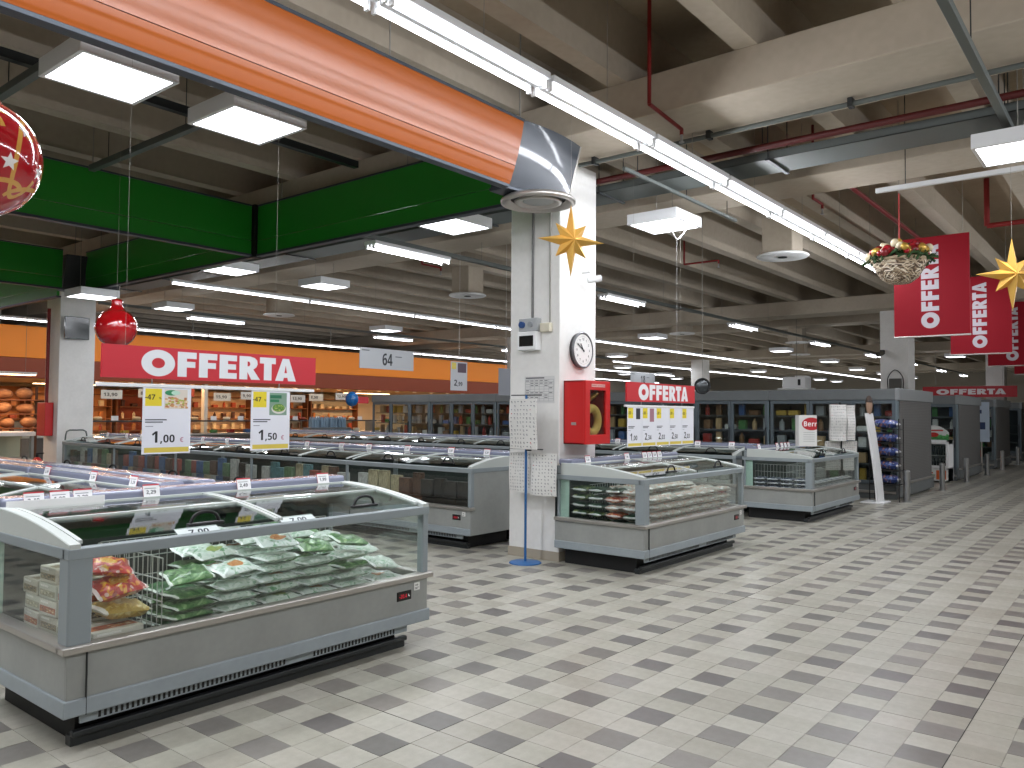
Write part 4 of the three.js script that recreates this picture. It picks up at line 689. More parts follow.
// plastic-bag dispensers
const dotTex = canvas(256, 320, (c, w, h) => { c.fillStyle = '#e3e2de'; c.fillRect(0, 0, w, h); for (let j = 0; j < 12; j++) for (let i = 0; i < 8; i++) { c.fillStyle = rnd() < 0.06 ? '#c05a5a' : pick(['#54565a', '#84868a', '#6b6e74']); const x = 14 + i * 31 + rnd() * 5, y = 14 + j * 26; if (rnd() < 0.85) { c.fillRect(x, y, 7 + rnd() * 5, 6); if (rnd() < 0.5) c.fillRect(x + 2, y + 9, 12, 3); } } });
const sheetMat = phys(0xffffff, { map: dotTex, roughness: 0.4, transmission: 0.12, thickness: 0 });
function sheet(w, h, amp, s, th = 0.012) { const g = new THREE.BoxGeometry(w, h, th, 10, 8, 1), p = g.attributes.position; for (let i = 0; i < p.count; i++) { const x = p.getX(i), y = p.getY(i); p.setZ(i, p.getZ(i) + amp * Math.sin(x * 17 + s) * (0.5 - y / h) + amp * 0.6 * Math.sin(y * 13 + s)); } g.computeVertexNormals(); return g; }
function bagStand(label, pos, turn, m, up, low, top) {
  const t = thing('bag_stand', label, 'stand', pos, turn);
  part(t, 'base', lathe([[0.001, 0.02], [0.03, 0.022], [0.16, 0.012], [0.17, 0.004], [0.165, 0], [0.001, 0]], 32), m); part(t, 'pole', new B().rod([0, 0.01, 0], [0, top, 0], 0.013, 12).done(), m);
  part(t, 'hook_bar', new B().rod([-0.22, low + 0.03, 0.0], [0.22, low + 0.03, 0.0], 0.006).done(), M.black); part(t, 'hook_bar', new B().rod([-0.2, up + 0.02, 0.0], [0.2, up + 0.02, 0.0], 0.006).done(), M.black); part(t, 'clip', rbx(0.015, 0.06, low + 0.01, low + 0.05, -0.02, 0.02, 0.004), M.black);
  return t;
}
bagStand('blue pole stand for plastic bags standing before the clock pillar', [6.6, 0, -5.13], -Math.PI / 2, M.blue, 1.72, 1.15, 1.74);
{
  const s = [6.6, 0, -5.13], sh1 = (w, h, dx, y, dz, l, k) => { const p = loc(s, -Math.PI / 2, [dx, y, dz]); single('plastic_bag_sheet', l, 'plastic bags', sheet(w, h, 0.012, k), sheetMat, p, -Math.PI / 2 + 0.1 * (k - 2), undefined); };
  sh1(0.38, 0.52, 0.0, 1.44, 0.06, 'upper pad of dotted plastic bags on the blue stand', 1); sh1(0.28, 0.42, -0.135, 0.93, -0.07, 'lower pad of dotted plastic bags, pillar side of the blue pole', 2); sh1(0.3, 0.44, 0.18, 0.92, -0.07, 'lower pad of dotted plastic bags, freezer side of the blue pole', 3);
}
bagStand('black pole stand for plastic bags behind the bag-roll freezer', [14.42, 0, -4.3], -0.9, M.black, 1.72, 1.14, 1.78);
{
  const s = [14.42, 0, -4.3], mk = (w, h, dx, y, dz, l, k) => single('plastic_bag_sheet', l, 'plastic bags', sheet(w, h, k < 3 ? 0.03 : 0.014, k, k < 3 ? 0.09 : 0.012), sheetMat, loc(s, -0.9, [dx, y, dz]), -0.9 + 0.1 * (k - 2));
  mk(0.26, 0.62, -0.09, 1.43, 0.14, 'wide upper pad of plastic bags on the black stand', 1); mk(0.14, 0.6, 0.12, 1.43, 0.14, 'narrow upper pad of plastic bags on the black stand', 2); mk(0.28, 0.5, -0.15, 0.86, 0.06, 'lower pad of plastic bags seen through the freezer glass', 3); mk(0.28, 0.5, 0.14, 0.86, 0.06, 'lower pad of plastic bags overhanging the freezer end', 4);
}
{
  const t = thing('display_carton', 'tall white carton with a red oval logo standing on the bag-roll freezer', 'carton', [13.05, 1.045, -4.42], -0.9);
  const bern = canvas(160, 256, (c, w, h) => { c.fillStyle = '#dcdcd8'; c.fillRect(0, 0, w, h); c.fillStyle = '#b8232c'; c.beginPath(); c.ellipse(112, 72, 84, 52, 0, 0, 6.3); c.fill(); c.fillStyle = '#f2f0ee'; c.font = 'bold 58px sans-serif'; c.fillText('Bern', 40, 92); c.fillStyle = '#b9bab6'; for (let i = 0; i < 5; i++) c.fillRect(40, 140 + i * 18, 100, 5); });
  const g = new THREE.BoxGeometry(0.29, 0.5, 0.16).translate(0, 0.26, 0), uv = g.attributes.uv, n = g.attributes.normal; for (let i = 0; i < uv.count; i++) if (n.getZ(i) < 0.5) uv.setXY(i, 0.02, 0.02);
  part(t, 'box', g, std(0xffffff, 0.6, 0, { map: bern }));
}
// ---------------------------------------------------------------- tall glass-door fridges
const slatTex = canvas(64, 256, (c, w, h) => { for (let i = 0; i < 64; i++) { c.fillStyle = i % 2 ? '#d8d8d8' : '#c4c4c4'; c.fillRect(0, i * 4, w, 4); } });
slatTex.wrapS = slatTex.wrapT = THREE.RepeatWrapping;
const blindMat = std(0x7b7a78, 0.6, 0, { map: scaled(slatTex, 1), bumpMap: scaled(slatTex, 1), bumpScale: 0.003 });
const chilledG = [new RoundedBoxGeometry(0.16, 0.2, 0.14, 1, 0.015), new B().cyl(0, -0.11, 0.05, 0, 0.05, 12).cyl(0, 0.05, 0.09, 0, 0.05, 12, 0.02).cyl(0, 0.09, 0.12, 0, 0.022, 10).done(), new RoundedBoxGeometry(0.22, 0.11, 0.16, 1, 0.03), new RoundedBoxGeometry(0.12, 0.24, 0.08, 1, 0.01)];
const chilledC = [['white', 0xe6e6e0], ['brown', 0x8c6846], ['red', 0xb23a30], ['green', 0x4f8a4a], ['yellow', 0xd8b24a], ['tan', 0xcdab7c], ['grey', 0xb0b4b4], ['blue', 0x4a72ac]], chilledM = chilledC.map(([, c]) => std(c, 0.5));
const tallCache = {};
function tallFridge(label, group, x0, x1, zNear, L, doors, end, stock, where) {
  const t = thing('tall_fridge', label, 'fridge', [x0, 0, zNear], 0, group), W = x1 - x0, key = [W, L, doors].join();
  if (!tallCache[key]) {
    const f = tallCache[key] = {}; const dw = (L - 0.06) / doors;
    f.plinth = rbx(0.04, W - 0.04, 0, 0.26, -L, -0.02, 0.01); f.kick = rbx(-0.01, W + 0.01, 0.1, 0.15, -L, 0.0, 0.01);
    f.header = rbx(-0.02, W + 0.02, 1.85, 2.06, -L, 0.0, 0.012); f.core = bx(W / 2 - 0.05, W / 2 + 0.05, 0.26, 1.85, -L, -0.04); f.rear = bx(W - 0.06, W - 0.02, 0.26, 1.85, -L, -0.03);
    f.floor = bx(0.06, W - 0.06, 0.26, 0.3, -L, -0.03); f.shelf = bx(0.16, W / 2 - 0.05, 0, 0.022, -L + 0.01, -0.05);
    f.frame = new B().rbox(0, 0.045, 0.27, 1.85, -0.06, -0.002, 0.005).rbox(0, 0.045, 0.27, 1.85, -dw + 0.002, -dw + 0.06, 0.005).rbox(0, 0.045, 0.27, 0.34, -dw + 0.05, -0.05, 0.005).rbox(0, 0.045, 1.78, 1.85, -dw + 0.05, -0.05, 0.005).done();
    f.pane = bx(0.018, 0.026, 0.33, 1.79, -dw + 0.055, -0.055); f.grip = new B().rbox(-0.03, 0, 0.8, 1.3, -0.04, -0.02, 0.006).done(); f.dw = dw;
  }
  const f = tallCache[key];
  part(t, 'plinth', f.plinth, M.tallGrey); part(t, 'kick_bar', f.kick, M.alu); part(t, 'header', f.header, M.tallGrey); part(t, 'core_wall', f.core, M.interior); part(t, 'rear_wall', f.rear, M.tallBlue); part(t, 'floor_deck', f.floor, M.interior);
  for (let k = 0; k < 4; k++) part(t, 'shelf', f.shelf, M.interior).position.y = 0.62 + k * 0.3;
  for (let d = 0; d < doors; d++) { const o = part(t, 'door', f.frame, M.doorFrame); o.position.z = -0.03 - d * f.dw; part(o, 'pane', f.pane, M.dark_glass); part(o, 'handle', f.grip, M.darkSteel); }
  if (end) {
    part(t, 'end_frame', new B().rbox(-0.02, 0.12, 0.26, 1.86, -0.03, 0.01, 0.01).rbox(W - 0.12, W + 0.02, 0.26, 1.86, -0.03, 0.01, 0.01).done(), M.tallBlue);
    part(t, 'end_blind', rbx(0.1, W - 0.1, 0.3, 1.84, -0.025, 0.03, 0.01), blindMat, 'grey slatted blind on the end');
    part(t, 'end_header', rbx(-0.03, W + 0.03, 1.84, 2.07, -0.03, 0.05, 0.015), std(0x85898a, 0.5)); part(t, 'end_plinth', rbx(-0.02, W + 0.02, 0.05, 0.31, -0.03, 0.05, 0.02), M.tallGrey); part(t, 'end_bumper', rbx(-0.03, W + 0.03, 0.27, 0.31, 0.03, 0.075, 0.012), M.alu);
  } else part(t, 'joint_strip', bx(0.0, 0.03, 0.27, 1.85, -0.03, -0.001), M.tallBlue);
  for (let d = 0; d < stock; d++) for (let k = 0; k < 5; k++) for (let i = 0; i < 3; i++) {
    const gi = Math.floor(rnd() * 4), c = Math.floor(rnd() * 8), gh = [0.1, 0.11, 0.055, 0.12][gi], y = (k ? 0.645 + (k - 1) * 0.3 : 0.303) + gh;
    single('chilled_packet', chilledC[c][0] + ' packet behind glass in the tall fridge ' + where, 'chilled food', chilledG[gi], chilledM[c], [x0 + 0.3 + rr(-0.04, 0.04), y, zNear - 0.16 - d * f.dw - i * (f.dw - 0.18) / 2.3], Math.PI / 2, 'packets in the tall fridge ' + where);
  }
  return t;
}
for (let k = 0; k < 6; k++) tallFridge(k ? 'tall glass-door fridge, ' + ordinal(k) + ' unit of the long row behind the chest freezers' : 'tall glass-door fridge with grey blind end beside the first steel bollard', k ? 'long row of tall fridges' : undefined, 16.05, 18.85, -3.76 - 2.43 * k, 2.43, 3, k === 0, 3, k ? ordinal(k) + ' in the long row' : 'beside the first bollard');
[['beside the small white drinks cooler', 21.75, 24.85], ['beside the blue poster', 27.5, 30.4], ['last along the main aisle', 33.3, 36.2]].forEach(([w, a, b], i) => { tallFridge('tall glass-door fridge with grey blind end ' + w, undefined, a, b, -3.76, i ? 2.43 : 1.1, i ? 3 : 1, true, i < 2 ? 1 : 0, w); if (i) tallFridge('second tall fridge unit behind the one ' + w, undefined, a, b, -6.19, 2.43, 3, false, 0, w); });
// ---------------------------------------------------------------- along the main aisle
const bolG = { p: new B().cyl(0, 0.0, 0.55, 0, 0.055, 24).done(), c: lathe([[0.055, 0.55], [0.05, 0.565], [0.03, 0.575], [0.001, 0.578]], 24), b: new B().cyl(0, 0, 0.015, 0, 0.085, 24).done() };
[15.81, 18.86, 21.6, 24.55, 27.25, 30.6, 33.1].forEach((x, i) => { const t = thing('bollard', ordinal(i) + ' steel bollard before the tall fridge ends, counted from the bag-roll freezer', 'bollard', [x, 0, -3.55], 0, 'steel bollards'); part(t, 'post', bolG.p, M.steel); part(t, 'cap', bolG.c, M.steel); part(t, 'base_ring', bolG.b, M.steel); });
{
  const t = thing('cardboard_standee', 'white curved cardboard standee with a head-shaped top beside the snack rack', 'standee', [15.3, 0, -3.98]);
  part(t, 'base_plate', rbx(-0.24, 0.24, 0, 0.025, -0.17, 0.22, 0.008), M.white);
  const pr = [[0.12, 0.02], [0.1, 0.3], [0.06, 0.7], [0.01, 1.1], [-0.04, 1.45], [-0.06, 1.6]], pts = [...pr.map(([a, b]) => [-a, b]), ...pr.slice().reverse().map(([a, b]) => [-a + 0.035, b])];
  part(t, 'panel', new B().extrude(pts, 0.42, T4(-0.21, 0, 0).multiply(along)).done(), M.white);
  part(t, 'head_cutout', new B().add(new THREE.SphereGeometry(0.13, 20, 16), new THREE.Matrix4().makeScale(1, 1.3, 0.35).setPosition(0, 1.74, -0.07)).done(), std(0xa98a74, 0.6), 'printed face with short hair');
  part(t, 'hair_cutout', new B().add(new THREE.SphereGeometry(0.135, 20, 10, 0, 6.3, 0, 1.3), new THREE.Matrix4().makeScale(1, 1.3, 0.42).setPosition(0, 1.745, -0.072)).done(), std(0x3a2c24, 0.7));
  const RX = 15.76, RZ = -3.88, r = thing('snack_rack', 'black wire rack of blue snack bags beside the tall fridge', 'rack', [RX, 0, RZ]);
  for (const [a, b] of [[-0.17, -0.25], [0.17, -0.25], [-0.17, 0.25], [0.17, 0.25]]) part(r, 'upright', new B().rod([a, 0, b], [a, 1.5, b], 0.009).done(), M.black);
  const bag = pillow(0.3, 0.23, 0.13, 31); seed = 555; const sm = plastic(bagTex('#3a4a80', ['#28345c', '#5468a8', '#d8dce4', '#b87a68', '#6a7ab8']));
  for (let k = 0; k < 5; k++) { part(r, 'tray', rbx(-0.17, 0.17, 0.3 + k * 0.25, 0.315 + k * 0.25, -0.25, 0.25, 0.004), M.black); put('snack_bag', 'blue snack bag on the ' + ['lowest', 'second', 'middle', 'fourth', 'top'][k] + ' tray of the black rack', 'snack bag', bag, sm, [RX, 0.335 + k * 0.25, RZ], [0.0, Math.PI / 2 + rr(-0.08, 0.08), 0.08], 'blue snack bags', [1.45, 1.2, 1.2]); }
  // small drinks cooler
  const c = thing('drinks_cooler', 'small white glass-door cooler with an arched green and red header', 'cooler', [20.95, 0, -4.12], -Math.PI / 2);
  part(c, 'cabinet', new B().box(-0.32, -0.27, 0.04, 1.0, -0.5, 0).box(0.27, 0.32, 0.04, 1.0, -0.5, 0).box(-0.32, 0.32, 0.04, 0.34, -0.5, 0).box(-0.32, 0.32, 0.9, 1.0, -0.5, 0).box(-0.32, 0.32, 0.04, 1.0, -0.54, -0.5).done(), M.white);
  const d = part(c, 'door', new B().rbox(-0.32, -0.26, 0.34, 0.96, 0, 0.04, 0.008).rbox(0.26, 0.32, 0.34, 0.96, 0, 0.04, 0.008).rbox(-0.28, 0.28, 0.34, 0.4, 0, 0.04, 0.008).rbox(-0.28, 0.28, 0.9, 0.96, 0, 0.04, 0.008).done(), M.white); part(d, 'pane', bx(-0.26, 0.26, 0.39, 0.91, 0.014, 0.02), M.glass);
  part(c, 'foot_panel', cardGeo(0.6, 0.26, 0.01).translate(0, 0.18, 0.006), std(0xffffff, 0.5, 0, { map: canvas(256, 112, (x, w, h) => { x.fillStyle = '#dde0dc'; x.fillRect(0, 0, w, h); x.fillStyle = '#d8632e'; x.fillRect(150, 10, 90, 92); x.fillStyle = '#b8332e'; x.fillRect(30, 30, 90, 14); x.fillStyle = '#3c8a4a'; x.fillRect(30, 54, 110, 30); }) }));
  part(c, 'shelf', bx(-0.26, 0.26, 0.62, 0.635, -0.48, -0.04), M.wire);
  const ah = []; for (let i = 0; i <= 12; i++) { const k = i / 12; ah.push([-0.32 + 0.64 * k, 1.18 + 0.16 * (1 - (2 * k - 1) ** 2)]); } ah.push([0.32, 1.0], [-0.32, 1.0]);
  const hg = new THREE.ExtrudeGeometry(new THREE.Shape(ah.map(([a, b]) => new THREE.Vector2(a, b))), { depth: 0.03, bevelEnabled: false }), hu = hg.attributes.uv, hp = hg.attributes.position; for (let i = 0; i < hu.count; i++) hu.setXY(i, (hp.getX(i) + 0.32) / 0.64, (hp.getY(i) - 1) / 0.34);
  part(c, 'arched_header', hg, std(0xffffff, 0.5, 0, { map: canvas(256, 136, (x, w, h) => { x.fillStyle = '#d9dcd8'; x.fillRect(0, 0, w, h); x.fillStyle = '#3f8a4a'; x.fillRect(0, 96, w, 40); for (let i = 0; i < 30; i++) { x.fillStyle = pick(['#3f8a4a', '#58a85c']); x.beginPath(); x.ellipse(rnd() * w, 90 + rnd() * 20, 16, 8, rnd() * 3, 0, 6.3); x.fill(); } x.fillStyle = '#c0302c'; x.beginPath(); x.ellipse(128, 88, 44, 22, 0, 0, 6.3); x.fill(); x.font = 'bold 22px sans-serif'; x.fillRect(40, 42, 170, 12); }) })).position.z = -0.03;
  const bt = new B().cyl(0, 0, 0.14, 0, 0.032, 12).cyl(0, 0.14, 0.19, 0, 0.032, 12, 0.013).cyl(0, 0.19, 0.22, 0, 0.015, 10).done();
  for (let i = 0; i < 7; i++) for (const [y, l] of [[0.342, 'lower'], [0.636, 'upper']]) single('drink_bottle', 'dark drink bottle on the ' + l + ' shelf of the small white cooler', 'bottle', bt, std(0x2c3434, 0.2), loc([20.95, y, -4.12], -Math.PI / 2, [-0.22 + i * 0.073, 0, -0.12]), 0, 'bottles in the small cooler ' + l);
  // poster, far signs and other distant things
  const po = thing('blue_poster', 'tall pale poster with dark blue marks between two tall fridges', 'poster', [26.6, 0, -3.98], -Math.PI / 2); part(po, 'panel', cardGeo(0.42, 1.15, 0.02).translate(0, 1.4, 0), std(0xffffff, 0.5, 0, { map: canvas(96, 256, (x, w, h) => { x.fillStyle = '#aebccb'; x.fillRect(0, 0, w, h); x.fillStyle = '#24355c'; x.fillRect(20, 40, 14, 40); x.fillRect(16, 130, 56, 46); x.fillRect(40, 50, 12, 24); }) })); part(po, 'post', new B().rod([0, 0, -0.03], [0, 1.9, -0.03], 0.02).done(), M.alu); part(po, 'foot', rbx(-0.2, 0.2, 0, 0.02, -0.2, 0.2, 0.005), M.alu);
  const fs = thing('hanging_sign', 'long distant red OFFERTA sign above the last tall fridges', 'sign', [37.2, 2.35, -6.0], -Math.PI / 2); part(fs, 'board', cardGeo(3.4, 0.45, 0.04).translate(0, 0.22, 0), std(0xffffff, 0.5, 0, { map: signTex(1024, 134, '#a8141f', '#d8d0d0', 0.5) })); for (const s of [-1.2, 1.2]) hang(fs, s, 0.45, 0, 0.006, M.cable, 'hanging_wire');
  const fs2 = thing('hanging_sign', 'distant red OFFERTA sign at the picture edge beyond the bollards', 'sign', [36.8, 1.95, -3.0], -Math.PI / 2); part(fs2, 'board', cardGeo(1.9, 0.6, 0.04).translate(0, 0.3, 0), std(0xffffff, 0.5, 0, { map: signTex(512, 134, '#b02028', '#d8d0d0', 0.5) })); for (const s of [-0.6, 0.6]) hang(fs2, s, 0.6, 0, 0.006, M.cable, 'hanging_wire');
  const pc = thing('hanging_sign', 'small white price card hanging beside the last tall fridge', 'sign', [33, 1.62, -3.35], -Math.PI / 2); part(pc, 'board', cardGeo(0.4, 0.5, 0.02).translate(0, 0.25, 0), std(0xd8d8da, 0.5)); part(pc, 'print', cardGeo(0.24, 0.1, 0.004).translate(0, 0.14, 0.012), std(0x55555c, 0.6)); hang(pc, 0, 0.5, 0, 0.005, M.cable, 'hanging_wire');
  const mi = thing('round_mirror', 'round black-rimmed mirror hanging before the long tall fridge row', 'mirror', [13.0, 2.05, -6.2], -0.9); part(mi, 'rim', new THREE.TorusGeometry(0.125, 0.02, 8, 30), M.black); part(mi, 'glass', new THREE.SphereGeometry(0.3, 24, 8, 0, 6.2832, 0, 0.42).rotateX(Math.PI / 2).translate(0, 0, -0.27), std(0x4a4e50, 0.25, 0.6)); part(mi, 'backing', new THREE.CylinderGeometry(0.12, 0.12, 0.01, 24).rotateX(Math.PI / 2).translate(0, 0, -0.012), M.black); hang(mi, 0, 0.14, 0, 0.005, M.cable, 'hanging_wire');
  const ac = thing('air_unit', 'white box unit with dark slot hanging above the tall fridges', 'air unit', [24, 2.36, -8.4]); part(ac, 'casing', rbx(-0.25, 0.25, 0, 0.34, -0.35, 0.35, 0.03), M.white); part(ac, 'slot', rbx(-0.256, -0.24, 0.08, 0.26, 0.12, 0.2, 0.004), M.black); part(ac, 'drip_tray', rbx(-0.35, 0.35, -0.04, 0, -0.45, 0.45, 0.01), M.white); hang(ac, 0, 0.34, 0, 0.01, M.cable, 'hanger');
}
// pillar equipment farther off
{
  const t = thing('cable_box', 'grey cable reel cage on the pillar behind the first tall fridge', 'electrical box', [22.1, 2.05, -5.2], -Math.PI / 2); part(t, 'cage', rbx(-0.14, 0.14, 0, 0.46, 0, 0.12, 0.02), std(0x55544f, 0.6)); part(t, 'loop', new B().tube([[-0.17, 0.1, 0.05], [-0.17, 0.5, 0.05], [0, 0.68, 0.05], [0.17, 0.5, 0.05], [0.17, 0.0, 0.05]], 0.012, 6).done(), M.black); part(t, 'socket', rbx(-0.1, 0.1, -0.12, -0.01, 0, 0.1, 0.01), M.red);
  const q = thing('security_camera', 'dark security camera on the pillar behind the red banners', 'camera', [22.1, 3.2, -5.5], -Math.PI / 2); part(q, 'mount', rbx(-0.05, 0.05, -0.05, 0.05, 0, 0.1, 0.01), M.black); part(q, 'body', new B().rod([0, -0.03, 0.08], [-0.05, -0.08, 0.3], 0.06, 14).done(), std(0x3a3428, 0.5));
  const h = thing('fire_hose_box', 'narrow red hose box on the far pillar side', 'cabinet', [6.862, 1.02, -17.78], -Math.PI / 2); part(h, 'box', rbx(-0.2, 0.2, 0, 0.68, 0, 0.16, 0.012), M.red); part(h, 'standpipe', new B().rod([0.0, 0.68, 0.06], [0.0, 2.62, 0.06], 0.035).done(), M.redPipe);
  const x = thing('fire_extinguisher', 'red fire extinguisher standing beside the far pillar', 'extinguisher', [6.55, 0, -17.5]); part(x, 'cylinder', lathe([[0.001, 0], [0.1, 0.01], [0.11, 0.05], [0.11, 0.46], [0.08, 0.55], [0.035, 0.6], [0.001, 0.6]], 24), M.red); part(x, 'valve', new B().cyl(0, 0.58, 0.66, 0, 0.03, 12).rbox(-0.02, 0.12, 0.66, 0.69, -0.015, 0.015, 0.005).done(), M.black); part(x, 'stand', new B().cyl(0, 0, 0.01, 0, 0.14, 16).done(), M.black); 
  const tv = thing('security_monitor', 'dark screen on a bracket below the far pillar capital', 'monitor', [7.1, 3.0, -17.4]); part(tv, 'screen', rbx(-0.2, 0.28, 0, 0.46, 0.12, 0.17, 0.01), std(0x2a3434, 0.12)); part(tv, 'bracket', rbx(-0.02, 0.1, 0.15, 0.3, 0, 0.13, 0.01), M.darkSteel);
}
// ---------------------------------------------------------------- bakery and delicatessen along the back
{
  const t = thing('bakery_fascia', 'long orange and brown fascia over the bakery counters', 'fascia');
  part(t, 'upper_board', rbx(-4, 31, 2.97, 3.84, -24.15, -24, 0.01), M.orangeWall); part(t, 'lower_board', rbx(-4, 31, 2.42, 2.965, -24.2, -24.02, 0.01), M.brownWall);
  for (let x = -3; x < 31; x += 5.5) hang(t, x, 3.84, -24.08, 0.02, M.cable, 'hanger');
  for (const x of [1.5, 14, 30.9]) part(t, 'support_column', rbx(x - 0.06, x + 0.06, 0, 2.42, -24.25, -24.05, 0.01), M.wall);
  struct('ceiling_bakery', bx(-4, 31, 2.42, 2.5, -29, -24.2), std(0xcfa878, 0.8)); struct('wall_bakery', bx(-4, 31, 0, 2.42, -29.2, -29), std(0xd9c6a4, 0.8));
  const dl = { r: lathe([[0.06, 0.0], [0.085, 0.004], [0.085, 0.03], [0.06, 0.03]], 16), g: lathe([[0.001, 0.006], [0.06, 0.006], [0.06, 0.02]], 16) };
  for (let i = 0; i < 18; i++) {
    const x = 9.7 + i * 1.0, o = thing('downlight', 'small glowing downlight, ' + ordinal(i) + ' in the row under the brown fascia', 'light', [x, 2.39, -24.4], 0, 'bakery downlights');
    part(o, 'ring', dl.r, M.white); part(o, 'lens', dl.g, M.warmGlow); areaLight(0.12, 0.12, x, 2.385, -24.4, WARM, WARM_LIGHT * 12);
  }
  for (let i = 0; i < 6; i++) { const x = -1 + i * 1.6, o = thing('downlight', 'warm downlight above the bread shelves, ' + ordinal(i) + ' toward the far pillar', 'light', [x, 2.39, -24.4], 0, 'bread downlights'); part(o, 'ring', dl.r, M.white); part(o, 'lens', dl.g, M.warmGlow); areaLight(0.12, 0.12, x, 2.385, -24.4, WARM, WARM_LIGHT * 12); }
  // wide warm panels over the service area
  for (const x of [3, 11, 17, 23]) { const o = thing('service_light', 'warm light box over the ' + { 3: 'bread ovens', 11: 'cheese shelves', 17: 'ham shelves', 23: 'bottle shelves' }[x], 'light', [x, 2.345, -26.6]); part(o, 'housing', rbx(-1.2, 1.2, 0.012, 0.06, -0.15, 0.15, 0.006), M.white); part(o, 'diffuser', bx(-1.18, 1.18, 0, 0.012, -0.13, 0.13), M.warmGlow); areaLight(2.36, 0.26, x, 2.34, -26.6, WARM, WARM_LIGHT * 2.2); }
  { const o = thing('service_light', 'warm light box hung above the bread shelf', 'light', [5.8, 2.32, -19.75]); part(o, 'housing', rbx(-1.5, 1.5, 0.012, 0.07, -0.12, 0.12, 0.006), M.white); part(o, 'diffuser', bx(-1.48, 1.48, 0, 0.012, -0.1, 0.1), M.warmGlow); for (const s of [-1, 1.3]) hang(o, s, 0.07, 0, 0.004); areaLight(2.96, 0.2, 5.8, 2.315, -19.75, 0xffdcb4, WARM_LIGHT * 1.5); }
  // service counters
  const names = ['bread', 'cheese', 'ham', 'fish', 'pastry'];
  [[8.2, 12.1], [12.2, 16.1], [16.2, 20.1], [20.2, 24.1]].forEach(([a, b], i) => {
    const c = thing('service_counter', 'glass-fronted ' + names[i + 1] + ' counter, ' + ordinal(i) + ' along the back', 'counter', [a, 0, -22.95]), W = b - a;
    part(c, 'base', rbx(0, W, 0, 0.8, -0.95, 0, 0.02), std(0x55504a, 0.5)); part(c, 'deck', rbx(0, W, 0.8, 0.86, -0.95, 0.03, 0.01), M.alu); part(c, 'front_glass', bx(0, W, 0.86, 1.22, -0.02, -0.012), M.glass); part(c, 'top_shelf', rbx(0, W, 1.22, 1.26, -0.5, 0.02, 0.006), std(0x3a3a3a, 0.3)); part(c, 'end_wall', bx(0, 0.03, 0.86, 1.22, -0.5, 0), M.frame);
    for (let k = 0; k < 6; k++) { const m = pick(chilledM); single('deli_item', 'piece of food under the ' + names[i + 1] + ' counter glass', 'deli food', chilledG[2], m, [a + 0.4 + k * 0.6, 0.918, -23.25], rr(-0.3, 0.3), 'food in the ' + names[i + 1] + ' counter'); }
    for (let k = 0; k < 4; k++) { const o = single('counter_card', 'white price card on top of the ' + names[i + 1] + ' counter', 'price card', cardGeo(0.2, 0.13, 0.006), M.white, [a + 0.5 + k * 0.95, 1.328, -23.0], 0, 'cards on the ' + names[i + 1] + ' counter'); }
    for (let k = 0; k < 3; k++) { const g = lathe([[0.001, 0], [0.1, 0], [0.12, 0.06], [0.1, 0.1], [0.001, 0.11]], 16); single('cheese_wheel', 'pale cheese or ham piece standing on the ' + names[i + 1] + ' counter', 'deli food', g, std(pick([0xc98a5a, 0xd8b98a, 0x8a3a28, 0xe0d0b0]), 0.6), [a + 0.9 + k * 1.1, 1.264, -23.17], 0, 'pieces on the ' + names[i + 1] + ' counter'); }
  });
  // shelving behind the counters
  for (let s = 0; s < 6; s++) {
    const x0 = 7.6 + s * 2.75, sh2 = thing('back_shelf', 'wooden wall shelf of goods, ' + ordinal(s) + ' behind the counters', 'shelf', [x0, 0, -28.3]);
    part(sh2, 'back_panel', bx(0, 2.6, 0, 2.3, -0.4, -0.36), std([0xb9743c, 0xc98a50, 0x9a4a2a, 0xd0b088, 0xa8a08c, 0xb0a890][s], 0.7)); for (const x of [0, 2.56]) part(sh2, 'upright', bx(x, x + 0.04, 0, 2.3, -0.4, 0), std(0x7a4a28, 0.6));
    for (let k = 0; k < 5; k++) part(sh2, 'shelf_board', bx(0.04, 2.56, 0.4 + k * 0.42, 0.43 + k * 0.42, -0.4, 0), std(0x8c5a34, 0.6));
    for (let k = 1; k < 5; k++) for (let i = 0; i < 6; i++) { const gi = Math.floor(rnd() * 4); single('shelf_product', ['amber', 'cream', 'dark', 'rust'][(s + k) % 4] + ' product on the ' + ordinal(s) + ' wall shelf behind the counters', 'product', chilledG[gi], std([0xc07a3a, 0xe0cfa8, 0x4a2a1c, 0xa84a2c][(s + k) % 4], 0.5), [x0 + 0.3 + i * 0.4, 0.43 + k * 0.42 + [0.1, 0.11, 0.055, 0.12][gi] - 0.417, -28.5], 0, 'products on wall shelf ' + ordinal(s)); }
  }
  // hanging cards under the fascia
  const cardT = ['13,90', '8,50', '12,90', '15,90', '9,90', '18,50'].map((n, i) => canvas(128, 64, (c, w, h) => { c.fillStyle = i % 2 ? '#e2d6c0' : '#dcd8cc'; c.fillRect(0, 0, w, h); c.fillStyle = '#4a4034'; c.font = 'bold 34px sans-serif'; c.fillText(n, 14, 44); }));
  [11.0, 12.1, 13.3, 14.6, 15.6, 16.6, 17.6, 18.4, 19.6, 20.6, 21.6].forEach((x, i) => { const t = thing('deli_card', 'cream price card, ' + ordinal(i) + ' hanging under the brown fascia', 'price card', [x, 2.02 + (i % 3) * 0.06, -24.1], 0, 'hanging deli cards'); part(t, 'board', cardGeo(0.62, 0.26, 0.01), i === 2 ? std(0xd8552c, 0.5) : i === 9 ? std(0xc8343a, 0.5) : std(0xffffff, 0.6, 0, { map: cardT[i % 6] })); for (const s of [-0.25, 0.25]) part(t, 'string', new B().rod([s, 0.13, 0], [s, 2.408 - t.position.y, 0], 0.003, 4).done(), M.white); });
  // bread counter beside the far pillar
  const b = thing('bread_counter', 'white-topped glass bread counter beside the far pillar', 'counter', [1.5, 0, -19.05]);
